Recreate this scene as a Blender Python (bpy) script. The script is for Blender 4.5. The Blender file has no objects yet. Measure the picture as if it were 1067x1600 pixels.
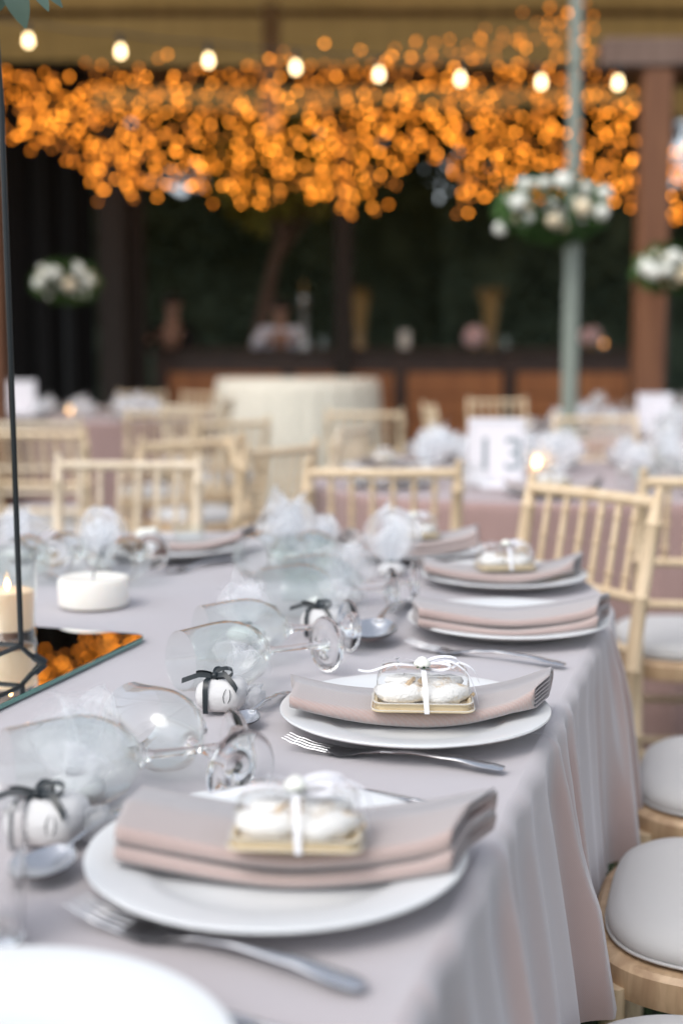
import bpy, math, random
from mathutils import Vector, Matrix, noise
R = math.radians
random.seed(11)
SC = bpy.context.scene
COL = SC.collection

# ---------------------------------------------------------------- camera, world, sun, exposure
FPX = 2000.0
CAM_H = 1.16
PITCH = math.atan(240 / FPX)
cam_d = bpy.data.cameras.new('camera')
cam = bpy.data.objects.new('camera', cam_d)
COL.objects.link(cam)
cam.location = (0, 0, CAM_H)
cam.rotation_euler = (R(90) - PITCH, 0, 0)
cam_d.sensor_fit = 'VERTICAL'
cam_d.sensor_height = 36
cam_d.sensor_width = 24
cam_d.lens = 45
cam_d.clip_start = 0.02
cam_d.clip_end = 2000
cam_d.dof.use_dof = True
cam_d.dof.focus_distance = 1.39
cam_d.dof.aperture_fstop = 2.35
cam_d.dof.aperture_blades = 0
SC.camera = cam

world = bpy.data.worlds.new('World')
SC.world = world
world.use_nodes = True
wn = world.node_tree
wn.nodes.clear()
sky = wn.nodes.new('ShaderNodeTexSky')
sky.sky_type = 'NISHITA'
sky.sun_disc = False
sky.sun_elevation = R(52)
sky.sun_rotation = R(218)
sky.air_density = 1.0
sky.dust_density = 2.5
hs = wn.nodes.new('ShaderNodeHueSaturation')
hs.inputs['Saturation'].default_value = 0.42
bg = wn.nodes.new('ShaderNodeBackground')
bg.inputs['Strength'].default_value = 0.15
wo = wn.nodes.new('ShaderNodeOutputWorld')
wn.links.new(sky.outputs[0], hs.inputs['Color'])
wn.links.new(hs.outputs[0], bg.inputs['Color'])
wn.links.new(bg.outputs[0], wo.inputs['Surface'])

sun_d = bpy.data.lights.new('sun', 'SUN')
sun_d.energy = 0.7
sun_d.angle = R(35)
sun_d.color = (1, 0.97, 0.93)
sun = bpy.data.objects.new('sun', sun_d)
COL.objects.link(sun)
sun.rotation_euler = Vector((0.38, 0.485, -0.788)).to_track_quat('-Z', 'Y').to_euler()

SC.render.engine = 'CYCLES'
SC.view_settings.view_transform = 'Standard'
SC.view_settings.look = 'None'
SC.view_settings.gamma = 1
SC.view_settings.exposure = 0.79
SC.view_settings.use_curve_mapping = False
cy = SC.cycles
cy.use_denoising = True
try:
    cy.denoiser = 'OPENIMAGEDENOISE'
except Exception:
    pass
cy.max_bounces = 14
cy.transmission_bounces = 14
cy.transparent_max_bounces = 24
cy.diffuse_bounces = 4
cy.glossy_bounces = 5
cy.caustics_reflective = False
cy.caustics_refractive = True
cy.blur_glossy = 0.6
cy.sample_clamp_indirect = 6

# ---------------------------------------------------------------- position helpers
CT, ST = math.cos(PITCH), math.sin(PITCH)
def ray(px, py):
    x = (px - 533.5) / FPX; v = (800 - py) / FPX
    return Vector((x, CT + v * ST, -ST + v * CT))
def onz(px, py, z):
    r = ray(px, py); t = (z - CAM_H) / r.z
    return Vector((r.x * t, r.y * t, z))
def atd(px, py, D):
    r = ray(px, py); t = D / r.y
    return Vector((r.x * t, D, CAM_H + r.z * t))
TZ = 0.76
# table frame: u along the long side (away), v across to the left
UD = Vector((math.sin(R(17)), math.cos(R(17)), 0)); VD = Vector((-math.cos(R(17)), math.sin(R(17)), 0))
TO = Vector((0.16, 1.163, 0))
def tuv(u, v, z=0):
    p = TO + UD * u + VD * v
    return Vector((p.x, p.y, z))

# ---------------------------------------------------------------- mesh helpers
class MB:
    def __init__(s):
        s.v = []; s.f = []
    def add(s, vs, fs, M=None):
        b = len(s.v)
        for p in vs:
            p = Vector(p)
            s.v.append(M @ p if M is not None else p)
        for f in fs: s.f.append(tuple(b + i for i in f))
        return s
    def box(s, c, d, M=None, bev=0.0):
        x, y, z = d[0] / 2, d[1] / 2, d[2] / 2
        if bev <= 0:
            vs = [(c[0] + i * x, c[1] + j * y, c[2] + k * z) for i in (-1, 1) for j in (-1, 1) for k in (-1, 1)]
            return s.add(vs, [(0, 1, 3, 2), (4, 6, 7, 5), (0, 4, 5, 1), (2, 3, 7, 6), (0, 2, 6, 4), (1, 5, 7, 3)], M)
        # chamfered along z: loops
        b = min(bev, x * .9, y * .9, z * .9)
        def loop(ix, iy, zz):
            a, e = x - ix, y - iy
            return [(c[0] - a + b, c[1] - e, zz), (c[0] + a - b, c[1] - e, zz), (c[0] + a, c[1] - e + b, zz), (c[0] + a, c[1] + e - b, zz),
                    (c[0] + a - b, c[1] + e, zz), (c[0] - a + b, c[1] + e, zz), (c[0] - a, c[1] + e - b, zz), (c[0] - a, c[1] - e + b, zz)]
        L = [loop(b, b, c[2] - z), loop(0, 0, c[2] - z + b), loop(0, 0, c[2] + z - b), loop(b, b, c[2] + z)]
        return s.loft(L, cap=True, M=M)
    def loft(s, loops, cap=True, M=None, closed=True):
        n = len(loops[0]); vs = [p for l in loops for p in l]; fs = []
        for i in range(len(loops) - 1):
            for j in range(n if closed else n - 1):
                k = (j + 1) % n
                fs.append((i * n + j, i * n + k, (i + 1) * n + k, (i + 1) * n + j))
        if cap:
            fs.append(tuple(reversed(range(n)))); b = (len(loops) - 1) * n
            fs.append(tuple(b + j for j in range(n)))
        return s.add(vs, fs, M)
    def tube(s, pts, rad, seg=8, cap=True, M=None):
        pts = [Vector(p) for p in pts]
        if not isinstance(rad, (list, tuple)): rad = [rad] * len(pts)
        loops = []; up = Vector((0, 0, 1))
        t0 = (pts[1] - pts[0]).normalized()
        if abs(t0.z) > .9: up = Vector((0, 1, 0))
        a = t0.cross(up).normalized()
        for i, p in enumerate(pts):
            if i == 0: t = pts[1] - p
            elif i == len(pts) - 1: t = p - pts[i - 1]
            else: t = pts[i + 1] - pts[i - 1]
            t.normalize()
            a = (a - t * a.dot(t)).normalized(); b = t.cross(a)
            loops.append([p + (a * math.cos(2 * math.pi * j / seg) + b * math.sin(2 * math.pi * j / seg)) * rad[i] for j in range(seg)])
        return s.loft(loops, cap, M)
    def lathe(s, prof, seg=32, M=None, closed_prof=False):
        vs = []; fs = []; n = len(prof)
        idx = []
        for (r, z) in prof:
            if r < 1e-6:
                vs.append((0, 0, z)); idx.append([len(vs) - 1] * seg)
            else:
                row = []
                for j in range(seg):
                    a = 2 * math.pi * j / seg
                    vs.append((r * math.cos(a), r * math.sin(a), z)); row.append(len(vs) - 1)
                idx.append(row)
        for i in range(n - 1 if not closed_prof else n):
            A, B = idx[i], idx[(i + 1) % n]
            for j in range(seg):
                k = (j + 1) % seg
                f = [A[j], A[k], B[k], B[j]]
                g = []
                for q in f:
                    if q not in g: g.append(q)
                if len(g) > 2: fs.append(tuple(g))
        return s.add(vs, fs, M)
    def strip(s, pts, wid, M=None):
        """ribbon: centre points and half width vectors"""
        vs = []; fs = []
        for p, w in zip(pts, wid):
            vs += [Vector(p) - Vector(w), Vector(p) + Vector(w)]
        for i in range(len(pts) - 1): fs.append((2 * i, 2 * i + 1, 2 * i + 3, 2 * i + 2))
        return s.add(vs, fs, M)
    def mesh(s, name, mat, sharp=40, thick=0):
        me = bpy.data.meshes.new(name)
        me.from_pydata([tuple(p) for p in s.v], [], s.f)
        me.update()
        if mat: me.materials.append(mat)
        me.shade_smooth()
        if sharp: me.set_sharp_from_angle(angle=R(sharp))
        return me
    def build(s, name, mat, parent=None, sharp=40, sub=0, kind=None):
        return put(name, s.mesh(name, mat, sharp), parent, sub=sub, kind=kind)
def put(name, me, parent=None, loc=None, rot=None, sub=0, kind=None, scale=None):
    o = bpy.data.objects.new(name, me); COL.objects.link(o)
    if parent is not None: o.parent = parent
    if loc is not None: o.location = loc
    if rot is not None: o.rotation_euler = rot
    if scale is not None: o.scale = scale
    if sub:
        m = o.modifiers.new('sub', 'SUBSURF'); m.levels = sub; m.render_levels = sub
    if kind: o['kind'] = kind
    return o
def thing(name, label, cat, loc=(0, 0, 0), rz=0, group=None):
    o = bpy.data.objects.new(name, None); COL.objects.link(o)
    o.empty_display_size = .05
    o.location = loc; o.rotation_euler = (0, 0, rz)
    o['label'] = label; o['category'] = cat
    if group: o['group'] = group
    return o
def tag(o, label, cat, group=None):
    o['label'] = label; o['category'] = cat
    if group: o['group'] = group
    return o
CH = {}
def copy_tree(o, loc, rot, label, group=None, scale=None):
    kids = CH.get(o.name)
    if kids is None:
        kids = []
        for c in COL.objects:
            if c.parent == o: kids.append((c, [g for g in COL.objects if g.parent == c]))
        CH[o.name] = kids
    r = o.copy(); COL.objects.link(r)
    r.location = loc; r.rotation_euler = rot if isinstance(rot, (tuple, list)) else (0, 0, rot)
    if scale: r.scale = (scale,) * 3
    r['label'] = label
    if group: r['group'] = group
    for c, gs in kids:
        d = c.copy(); COL.objects.link(d); d.parent = r
        for g in gs:
            e = g.copy(); COL.objects.link(e); e.parent = d
    return r
def rz(deg): return Matrix.Rotation(R(deg), 4, 'Z')
def T(x, y, z): return Matrix.Translation((x, y, z))

# ---------------------------------------------------------------- materials
def mat(name, col, rough=.5, metal=0, noise_amt=.1, nscale=8, bump=0, bscale=200, sheen=0, trans=0, ior=1.45, spec=.5, emit=None, estr=0, sss=0, coat=0):
    m = bpy.data.materials.new(name); m.use_nodes = True
    nt = m.node_tree; b = nt.nodes['Principled BSDF']
    b.inputs['Roughness'].default_value = rough; b.inputs['Metallic'].default_value = metal
    b.inputs['IOR'].default_value = ior; b.inputs['Specular IOR Level'].default_value = spec
    b.inputs['Transmission Weight'].default_value = trans
    b.inputs['Coat Weight'].default_value = coat
    if sheen:
        b.inputs['Sheen Weight'].default_value = sheen; b.inputs['Sheen Roughness'].default_value = .4
    if sss:
        b.inputs['Subsurface Weight'].default_value = sss
        b.inputs['Subsurface Radius'].default_value = (.02, .012, .008); b.inputs['Subsurface Scale'].default_value = 1
    if emit:
        b.inputs['Emission Color'].default_value = (*emit, 1); b.inputs['Emission Strength'].default_value = estr
    tc = nt.nodes.new('ShaderNodeTexCoord')
    n = nt.nodes.new('ShaderNodeTexNoise'); n.inputs['Scale'].default_value = nscale; n.inputs['Detail'].default_value = 5
    nt.links.new(tc.outputs['Object'], n.inputs['Vector'])
    mx = nt.nodes.new('ShaderNodeMix'); mx.data_type = 'RGBA'
    lo = [max(0, c * (1 - noise_amt)) for c in col]; hi = [min(1, c * (1 + noise_amt)) for c in col]
    mx.inputs['A'].default_value = (*lo, 1); mx.inputs['B'].default_value = (*hi, 1)
    nt.links.new(n.outputs['Fac'], mx.inputs['Factor']); nt.links.new(mx.outputs['Result'], b.inputs['Base Color'])
    if bump:
        n2 = nt.nodes.new('ShaderNodeTexNoise'); n2.inputs['Scale'].default_value = bscale; n2.inputs['Detail'].default_value = 3
        nt.links.new(tc.outputs['Object'], n2.inputs['Vector'])
        bp = nt.nodes.new('ShaderNodeBump'); bp.inputs['Strength'].default_value = bump; bp.inputs['Distance'].default_value = .002
        nt.links.new(n2.outputs['Fac'], bp.inputs['Height']); nt.links.new(bp.outputs['Normal'], b.inputs['Normal'])
    return m

def fabric(name, warm, cool, weave=4600, bump=.35, f0=.12, f1=.62, crease=()):
    """shot woven fabric: warm threads one way, cool threads the other; cool sheen at grazing view"""
    m = bpy.data.materials.new(name); m.use_nodes = True
    nt = m.node_tree; L = nt.links.new; b = nt.nodes['Principled BSDF']
    b.inputs['Roughness'].default_value = .85; b.inputs['Specular IOR Level'].default_value = .25
    b.inputs['Sheen Weight'].default_value = .35; b.inputs['Sheen Roughness'].default_value = .35
    b.inputs['Sheen Tint'].default_value = (.93, .95, 1, 1)
    tc = nt.nodes.new('ShaderNodeTexCoord')
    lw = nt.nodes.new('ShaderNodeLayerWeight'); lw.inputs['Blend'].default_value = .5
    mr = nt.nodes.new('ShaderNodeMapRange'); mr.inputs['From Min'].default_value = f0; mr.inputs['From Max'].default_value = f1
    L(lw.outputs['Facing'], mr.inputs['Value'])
    ns = nt.nodes.new('ShaderNodeTexNoise'); ns.inputs['Scale'].default_value = 5; ns.inputs['Detail'].default_value = 4
    L(tc.outputs['Object'], ns.inputs['Vector'])
    wv = []
    for ax, off in (('X', 0), ('Y', 1)):
        w = nt.nodes.new('ShaderNodeTexWave'); w.wave_type = 'BANDS'; w.bands_direction = 'DIAGONAL' if ax == 'X' else 'X'
        w.inputs['Scale'].default_value = weave / 20.0 * (1 if ax == 'X' else 1.6); w.inputs['Distortion'].default_value = .6
        w.inputs['Detail'].default_value = 1; w.inputs['Detail Scale'].default_value = 2
        L(tc.outputs['Object'], w.inputs['Vector']); wv.append(w)
    mul = nt.nodes.new('ShaderNodeMath'); mul.operation = 'MULTIPLY'
    L(wv[0].outputs['Fac'], mul.inputs[0]); L(wv[1].outputs['Fac'], mul.inputs[1])
    # factor = facing + .35*(weave-.4) + .25*(noise-.5)
    a1 = nt.nodes.new('ShaderNodeMath'); a1.operation = 'MULTIPLY_ADD'; a1.inputs[1].default_value = .7; a1.inputs[2].default_value = -.18
    L(mul.outputs[0], a1.inputs[0])
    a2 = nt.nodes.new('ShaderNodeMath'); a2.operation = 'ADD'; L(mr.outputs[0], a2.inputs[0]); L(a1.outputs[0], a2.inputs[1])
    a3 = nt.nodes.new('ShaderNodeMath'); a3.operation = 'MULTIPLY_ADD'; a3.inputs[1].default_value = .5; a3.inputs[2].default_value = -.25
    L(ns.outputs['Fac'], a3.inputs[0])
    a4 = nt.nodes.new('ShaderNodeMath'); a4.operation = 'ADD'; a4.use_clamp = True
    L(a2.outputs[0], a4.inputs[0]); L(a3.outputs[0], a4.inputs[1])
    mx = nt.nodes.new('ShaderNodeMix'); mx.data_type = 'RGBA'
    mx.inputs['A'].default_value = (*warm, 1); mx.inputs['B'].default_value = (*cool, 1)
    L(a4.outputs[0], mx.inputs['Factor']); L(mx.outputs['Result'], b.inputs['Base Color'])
    bp = nt.nodes.new('ShaderNodeBump'); bp.inputs['Strength'].default_value = bump; bp.inputs['Distance'].default_value = .0006
    L(mul.outputs[0], bp.inputs['Height'])
    n3 = nt.nodes.new('ShaderNodeTexNoise'); n3.inputs['Scale'].default_value = 22; n3.inputs['Detail'].default_value = 3
    L(tc.outputs['Object'], n3.inputs['Vector'])
    bp2 = nt.nodes.new('ShaderNodeBump'); bp2.inputs['Strength'].default_value = .25; bp2.inputs['Distance'].default_value = .004
    hsrc = n3.outputs['Fac']
    for ax, c in crease:
        sx = nt.nodes.new('ShaderNodeSeparateXYZ'); L(tc.outputs['Object'], sx.inputs[0])
        s1 = nt.nodes.new('ShaderNodeMath'); s1.operation = 'SUBTRACT'; s1.inputs[1].default_value = c; L(sx.outputs[ax], s1.inputs[0])
        s2 = nt.nodes.new('ShaderNodeMath'); s2.operation = 'ABSOLUTE'; L(s1.outputs[0], s2.inputs[0])
        s3 = nt.nodes.new('ShaderNodeMapRange'); s3.inputs['From Max'].default_value = .006; s3.inputs['To Min'].default_value = .8; s3.inputs['To Max'].default_value = 0; L(s2.outputs[0], s3.inputs['Value'])
        s4 = nt.nodes.new('ShaderNodeMath'); s4.operation = 'ADD'; L(hsrc, s4.inputs[0]); L(s3.outputs[0], s4.inputs[1]); hsrc = s4.outputs[0]
    L(hsrc, bp2.inputs['Height']); L(bp.outputs['Normal'], bp2.inputs['Normal']); L(bp2.outputs['Normal'], b.inputs['Normal'])
    return m

def sheer(name, col, opacity, pattern=0, scale=900):
    """tulle or thin film: part see-through"""
    m = bpy.data.materials.new(name); m.use_nodes = True
    nt = m.node_tree; L = nt.links.new; nt.nodes.clear()
    out = nt.nodes.new('ShaderNodeOutputMaterial'); tr = nt.nodes.new('ShaderNodeBsdfTransparent')
    d = nt.nodes.new('ShaderNodeBsdfDiffuse'); d.inputs['Color'].default_value = (*col, 1)
    t = nt.nodes.new('ShaderNodeBsdfTranslucent'); t.inputs['Color'].default_value = (*col, 1)
    m1 = nt.nodes.new('ShaderNodeMixShader'); m1.inputs[0].default_value = .45; L(d.outputs[0], m1.inputs[1]); L(t.outputs[0], m1.inputs[2])
    lw = nt.nodes.new('ShaderNodeLayerWeight'); lw.inputs['Blend'].default_value = .45
    tc = nt.nodes.new('ShaderNodeTexCoord'); n = nt.nodes.new('ShaderNodeTexNoise'); n.inputs['Scale'].default_value = 30
    L(tc.outputs['Object'], n.inputs['Vector'])
    a = nt.nodes.new('ShaderNodeMath'); a.operation = 'MULTIPLY_ADD'; a.inputs[1].default_value = .16; a.inputs[2].default_value = opacity - .12
    L(lw.outputs['Facing'], a.inputs[0])
    a2 = nt.nodes.new('ShaderNodeMath'); a2.operation = 'MULTIPLY_ADD'; a2.inputs[1].default_value = .22; a2.use_clamp = True
    L(n.outputs['Fac'], a2.inputs[0]); L(a.outputs[0], a2.inputs[2])
    ms = nt.nodes.new('ShaderNodeMixShader'); L(a2.outputs[0], ms.inputs[0]); L(tr.outputs[0], ms.inputs[1]); L(m1.outputs[0], ms.inputs[2])
    L(ms.outputs[0], out.inputs['Surface'])
    return m

def thinglass(name, tint=(.97, .985, .98), rough=.02, boost=1.0):
    """thin clear wall seen as one sheet: mirror reflection by Fresnel over see-through"""
    m = bpy.data.materials.new(name); m.use_nodes = True
    nt = m.node_tree; L = nt.links.new; nt.nodes.clear()
    out = nt.nodes.new('ShaderNodeOutputMaterial'); tr = nt.nodes.new('ShaderNodeBsdfTransparent'); tr.inputs[0].default_value = (*tint, 1)
    g = nt.nodes.new('ShaderNodeBsdfGlossy'); g.inputs['Roughness'].default_value = rough; g.inputs['Color'].default_value = (1, 1, 1, 1)
    fr = nt.nodes.new('ShaderNodeFresnel'); fr.inputs['IOR'].default_value = 1.5
    lw = nt.nodes.new('ShaderNodeLayerWeight'); lw.inputs['Blend'].default_value = .5
    pw = nt.nodes.new('ShaderNodeMath'); pw.operation = 'POWER'; pw.inputs[1].default_value = 4.2
    L(lw.outputs['Facing'], pw.inputs[0])
    mu = nt.nodes.new('ShaderNodeMath'); mu.operation = 'MULTIPLY_ADD'; mu.inputs[1].default_value = .8 * boost; mu.inputs[2].default_value = .032 * boost; mu.use_clamp = True
    L(pw.outputs[0], mu.inputs[0])
    ms = nt.nodes.new('ShaderNodeMixShader'); L(mu.outputs[0], ms.inputs[0]); L(tr.outputs[0], ms.inputs[1]); L(g.outputs[0], ms.inputs[2])
    L(ms.outputs[0], out.inputs['Surface'])
    return m

def emitter(name, col, s, sampling='AUTO'):
    m = bpy.data.materials.new(name); m.use_nodes = True
    nt = m.node_tree; nt.nodes.clear()
    out = nt.nodes.new('ShaderNodeOutputMaterial'); e = nt.nodes.new('ShaderNodeEmission')
    e.inputs[0].default_value = (*col, 1); e.inputs[1].default_value = s
    nt.links.new(e.outputs[0], out.inputs[0])
    m.cycles.emission_sampling = sampling
    return m

def woodmat(name, c1, c2, scale=14, rough=.55):
    m = mat(name, c1, rough)
    nt = m.node_tree; b = nt.nodes['Principled BSDF']; L = nt.links.new
    tc = nt.nodes.new('ShaderNodeTexCoord'); mp = nt.nodes.new('ShaderNodeMapping'); mp.inputs['Scale'].default_value = (scale, scale, scale * .12)
    n = nt.nodes.new('ShaderNodeTexNoise'); n.inputs['Scale'].default_value = 3; n.inputs['Detail'].default_value = 8; n.inputs['Distortion'].default_value = .8
    L(tc.outputs['Object'], mp.inputs[0]); L(mp.outputs[0], n.inputs['Vector'])
    r = nt.nodes.new('ShaderNodeValToRGB'); r.color_ramp.elements[0].position = .35; r.color_ramp.elements[1].position = .68
    r.color_ramp.elements[0].color = (*c2, 1); r.color_ramp.elements[1].color = (*c1, 1)
    L(n.outputs['Fac'], r.inputs[0]); L(r.outputs[0], b.inputs['Base Color'])
    bp = nt.nodes.new('ShaderNodeBump'); bp.inputs['Strength'].default_value = .25; bp.inputs['Distance'].default_value = .001
    L(n.outputs['Fac'], bp.inputs['Height']); L(bp.outputs[0], b.inputs['Normal'])
    return m

M_cloth = fabric('table_linen', (.40, .30, .28), (.455, .438, .455), crease=((0, .34), (1, .21)), bump=.2)
M_rose = fabric('rose_linen', (.34, .225, .205), (.40, .33, .33), f0=.3, f1=.9)
M_nap = fabric('napkin_linen', (.40, .305, .28), (.41, .388, .382), weave=1900, f0=.05, f1=.85)
M_porc = mat('porcelain', (.65, .67, .68), .28, spec=.4, noise_amt=.015)
M_steel = mat('steel', (.66, .67, .69), .27, 1, noise_amt=.05, nscale=60)
M_wood = woodmat('bleached_wood', (.72, .58, .40), (.60, .455, .29), 18, .5)
M_woodseat = woodmat('seat_wood', (.60, .43, .27), (.42, .28, .17), 18, .4)
M_woodw = woodmat('limewash_wood', (.72, .62, .48), (.60, .49, .35), 18, .5)
M_cush = mat('cushion_cloth', (.50, .495, .49), .9, noise_amt=.04, bump=.3, bscale=900, sheen=.2)
M_glass = mat('clear_glass', (1, 1, 1), .0, trans=1, ior=1.46, noise_amt=0)
M_thin = thinglass('thin_glass', boost=1.25)
M_film = thinglass('clear_plastic', (.98, .98, .98), .10, 1.2)
M_lidhighlight = sheer('lid_edge_highlight', (.92, .92, .90), .5)  # pale colour standing in for highlights along the clear lid's edges
M_tulle = sheer('tulle', (.92, .94, .96), .135)
M_tulle2 = sheer('tulle_dense', (.92, .94, .96), .30)
M_pouch = mat('white_pouch', (.60, .60, .60), .95, spec=.2, bump=.9, bscale=70, noise_amt=.05, sheen=.3)
M_black = mat('black_ribbon', (.012, .018, .022), .38, noise_amt=.2)
M_ribbon = mat('white_ribbon', (.80, .80, .83), .35, noise_amt=.03, sheen=.4)
M_gold = mat('gold_card', (.68, .55, .34), .4, .15, noise_amt=.06)
M_sugar = mat('sugar_cookie', (.80, .78, .74), .95, noise_amt=.06, nscale=60, bump=.9, bscale=350)
nt_ = M_sugar.node_tree
for n_ in nt_.nodes:
    if n_.type == 'TEX_NOISE' and abs(n_.inputs['Scale'].default_value - 60) < 1: nz_ = n_
rp_ = nt_.nodes.new('ShaderNodeValToRGB'); rp_.color_ramp.elements[0].position = .30; rp_.color_ramp.elements[1].position = .42
rp_.color_ramp.elements[0].color = (.55, .42, .27, 1); rp_.color_ramp.elements[1].color = (.78, .77, .74, 1)
nt_.links.new(nz_.outputs['Fac'], rp_.inputs[0]); nt_.links.new(rp_.outputs[0], nt_.nodes['Principled BSDF'].inputs['Base Color'])
M_biscuit = mat('biscuit', (.62, .46, .28), .9, noise_amt=.2, nscale=90, bump=.8, bscale=300)
M_blackmetal = mat('black_metal', (.018, .022, .024), .35, .3, noise_amt=.2)
M_mirror = mat('mirror_silver', (.86, .88, .87), .01, 1, noise_amt=.0)
M_mirredge = mat('mirror_edge', (.10, .26, .22), .1, spec=.8, noise_amt=.1)
M_wax = mat('white_wax', (.82, .80, .74), .45, sss=.3, noise_amt=.02)
M_waxglow = mat('wax_painted_glow', (.85, .66, .46), .5, sss=.3, noise_amt=.05, emit=(1, .5, .2), estr=.12)  # candle glow through the wax put in as weak warm emission
M_leaf = mat('leaf_green', (.055, .115, .03), .75, spec=.2, noise_amt=.4, nscale=15)
M_leafd = mat('dark_leaf', (.10, .145, .11), .8, spec=.2, noise_amt=.5, nscale=3)
M_leafglow = mat('leaf_painted_glow', (.30, .28, .06), .7, spec=.2, noise_amt=.4, nscale=3)  # fairy light glow on the foliage is painted into this leaf colour
M_euc = mat('grey_green_leaf', (.10, .16, .12), .5, noise_amt=.3, nscale=9)
M_petal = mat('petal_white', (.78, .79, .72), .6, noise_amt=.06, nscale=10)
M_petalc = mat('petal_cream', (.80, .68, .48), .6, noise_amt=.08, nscale=10)
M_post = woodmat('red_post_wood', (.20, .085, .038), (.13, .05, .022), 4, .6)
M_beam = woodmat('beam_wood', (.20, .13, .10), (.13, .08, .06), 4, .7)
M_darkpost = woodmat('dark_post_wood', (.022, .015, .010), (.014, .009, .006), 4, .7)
M_bar = woodmat('bar_panel_wood', (.52, .21, .07), (.36, .13, .045), 5, .45)
M_bard = woodmat('bar_frame_wood', (.07, .035, .022), (.04, .02, .014), 5, .35)
M_soil = mat('lawn_soil', (.025, .035, .016), .95, noise_amt=.5, nscale=3)
M_grass = mat('grass_blade', (.05, .10, .03), .7, noise_amt=.4, nscale=6)
M_blackcloth = mat('black_curtain', (.003, .003, .0035), .9, noise_amt=.3)
M_tullecover = sheer('table_tulle', (.92, .90, .82), .6)
M_cream = mat('cream_cloth', (.82, .79, .71), .9, noise_amt=.05)
M_card = mat('white_card', (.84, .82, .86), .6, noise_amt=.02)
M_ink = mat('grey_ink', (.30, .35, .38), .7, noise_amt=.1)
M_acryl = mat('pale_green_paint', (.25, .285, .245), .4, noise_amt=.08)
M_skin = mat('skin', (.50, .30, .22), .6, noise_amt=.08)
M_hair = mat('dark_hair', (.012, .010, .009), .6, noise_amt=.2)
M_shirt = mat('pale_shirt', (.80, .83, .95), .85, noise_amt=.06)
M_darkcloth = mat('black_clothes', (.012, .012, .014), .9, noise_amt=.2)
M_goldglass = mat('amber_glass', (.30, .20, .08), .25, noise_amt=.15)
M_pink = mat('pale_pink', (.72, .50, .50), .7, noise_amt=.08)
M_cable = mat('black_cable', (.02, .02, .02), .6)
M_bulb = [emitter('amber_light_bright', (1, .305, .030), 5.6), emitter('amber_light_mid', (1, .28, .024), 2.9), emitter('amber_light_dim', (1, .30, .05), 1.5)]
M_festoon = emitter('warm_white_bulb', (1, .70, .36), 4.6)
M_flame = emitter('flame', (1, .55, .22), 12)
# canopy: amber cloth that lets some daylight through
def canopy_mat():
    m = bpy.data.materials.new('amber_canopy_cloth'); m.use_nodes = True
    nt = m.node_tree; L = nt.links.new; nt.nodes.clear()
    out = nt.nodes.new('ShaderNodeOutputMaterial')
    d = nt.nodes.new('ShaderNodeBsdfDiffuse'); t = nt.nodes.new('ShaderNodeBsdfTranslucent')
    tc = nt.nodes.new('ShaderNodeTexCoord'); mp = nt.nodes.new('ShaderNodeMapping'); mp.inputs['Scale'].default_value = (.25, 1.2, 1)
    n = nt.nodes.new('ShaderNodeTexNoise'); n.inputs['Scale'].default_value = 1.4; n.inputs['Detail'].default_value = 3
    L(tc.outputs['Object'], mp.inputs[0]); L(mp.outputs[0], n.inputs['Vector'])
    r = nt.nodes.new('ShaderNodeValToRGB'); r.color_ramp.elements[0].position = .3; r.color_ramp.elements[1].position = .7
    r.color_ramp.elements[0].color = (.27, .165, .055, 1); r.color_ramp.elements[1].color = (.37, .235, .085, 1)
    L(n.outputs['Fac'], r.inputs[0])
    L(r.outputs[0], d.inputs[0]); L(r.outputs[0], t.inputs[0])
    ms = nt.nodes.new('ShaderNodeMixShader'); ms.inputs[0].default_value = .35; L(d.outputs[0], ms.inputs[1]); L(t.outputs[0], ms.inputs[2])
    L(ms.outputs[0], out.inputs[0])
    return m
M_canopy = canopy_mat()

# ================================================================ GROUND
g = MB().add([(-400, -400, 0), (400, -400, 0), (400, 800, 0), (-400, 800, 0)], [(0, 1, 2, 3)]).build('ground', M_soil, kind='structure')
gb = MB()
for i in range(26000):
    y = 0.9 + 6.5 * random.random() ** 1.4
    x = random.uniform(-.45, .55) * y + .15
    h = random.uniform(.02, .05); a = random.uniform(0, 6.28); w = .003
    dx, dy = math.cos(a) * w, math.sin(a) * w
    lx, ly = random.uniform(-.02, .02), random.uniform(-.02, .02)
    gb.add([(x - dx, y - dy, 0), (x + dx, y + dy, 0), (x + lx, y + ly, h)], [(0, 1, 2)])
gr = gb.build('grass', M_grass, sharp=0, kind='stuff')
tag(gr, 'short dark green lawn under the chairs and tables', 'grass')

# ================================================================ TENT: canopy, beams, posts
can = thing('tent_canopy', 'amber brown fabric canopy stretched over the far half of the party', 'tent canopy', (0, 8.2, 0))
cb = MB(); NX, NY = 60, 30
vs = []; fs = []
for j in range(NY + 1):
    for i in range(NX + 1):
        x = -8 + 17 * i / NX; y = 16 * j / NY
        z = 4.05 + y * .085 + .10 * math.sin(x * 1.9 + .5) * math.sin(y * 1.1) + .12 * abs(math.sin(y * .95)) + .02 * math.sin(x * 7 + y * 2)
        vs.append((x, y, z))
for j in range(NY):
    for i in range(NX):
        a = j * (NX + 1) + i; fs.append((a, a + 1, a + NX + 2, a + NX + 1))
cb.add(vs, fs).build('canopy_cloth', M_canopy, can, sharp=0)
for yy in (4.2, 8.6, 15.9):
    MB().tube([(-7.8, yy, 4.0 + yy * .085), (8.8, yy, 4.0 + yy * .085)], .035, 8).build('cross_pole', M_beam, can)
xb0 = atd(935, 110, 8.0).x
fb = MB().box((xb0 + 2.5, 8.0, 2.975), (5.0, .20, .17), bev=.012)
beam = fb.build('timber_beam', M_beam)
b2 = MB().box((0.3, 14.0, 4.12), (15.0, .16, .20), bev=.012).build('timber_beam', M_beam); tag(b2, 'dim brown cross beam behind the amber lights, below the canopy', 'beam')
tag(beam, 'pinkish brown timber beam at the upper right, resting on the red post', 'beam')
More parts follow.
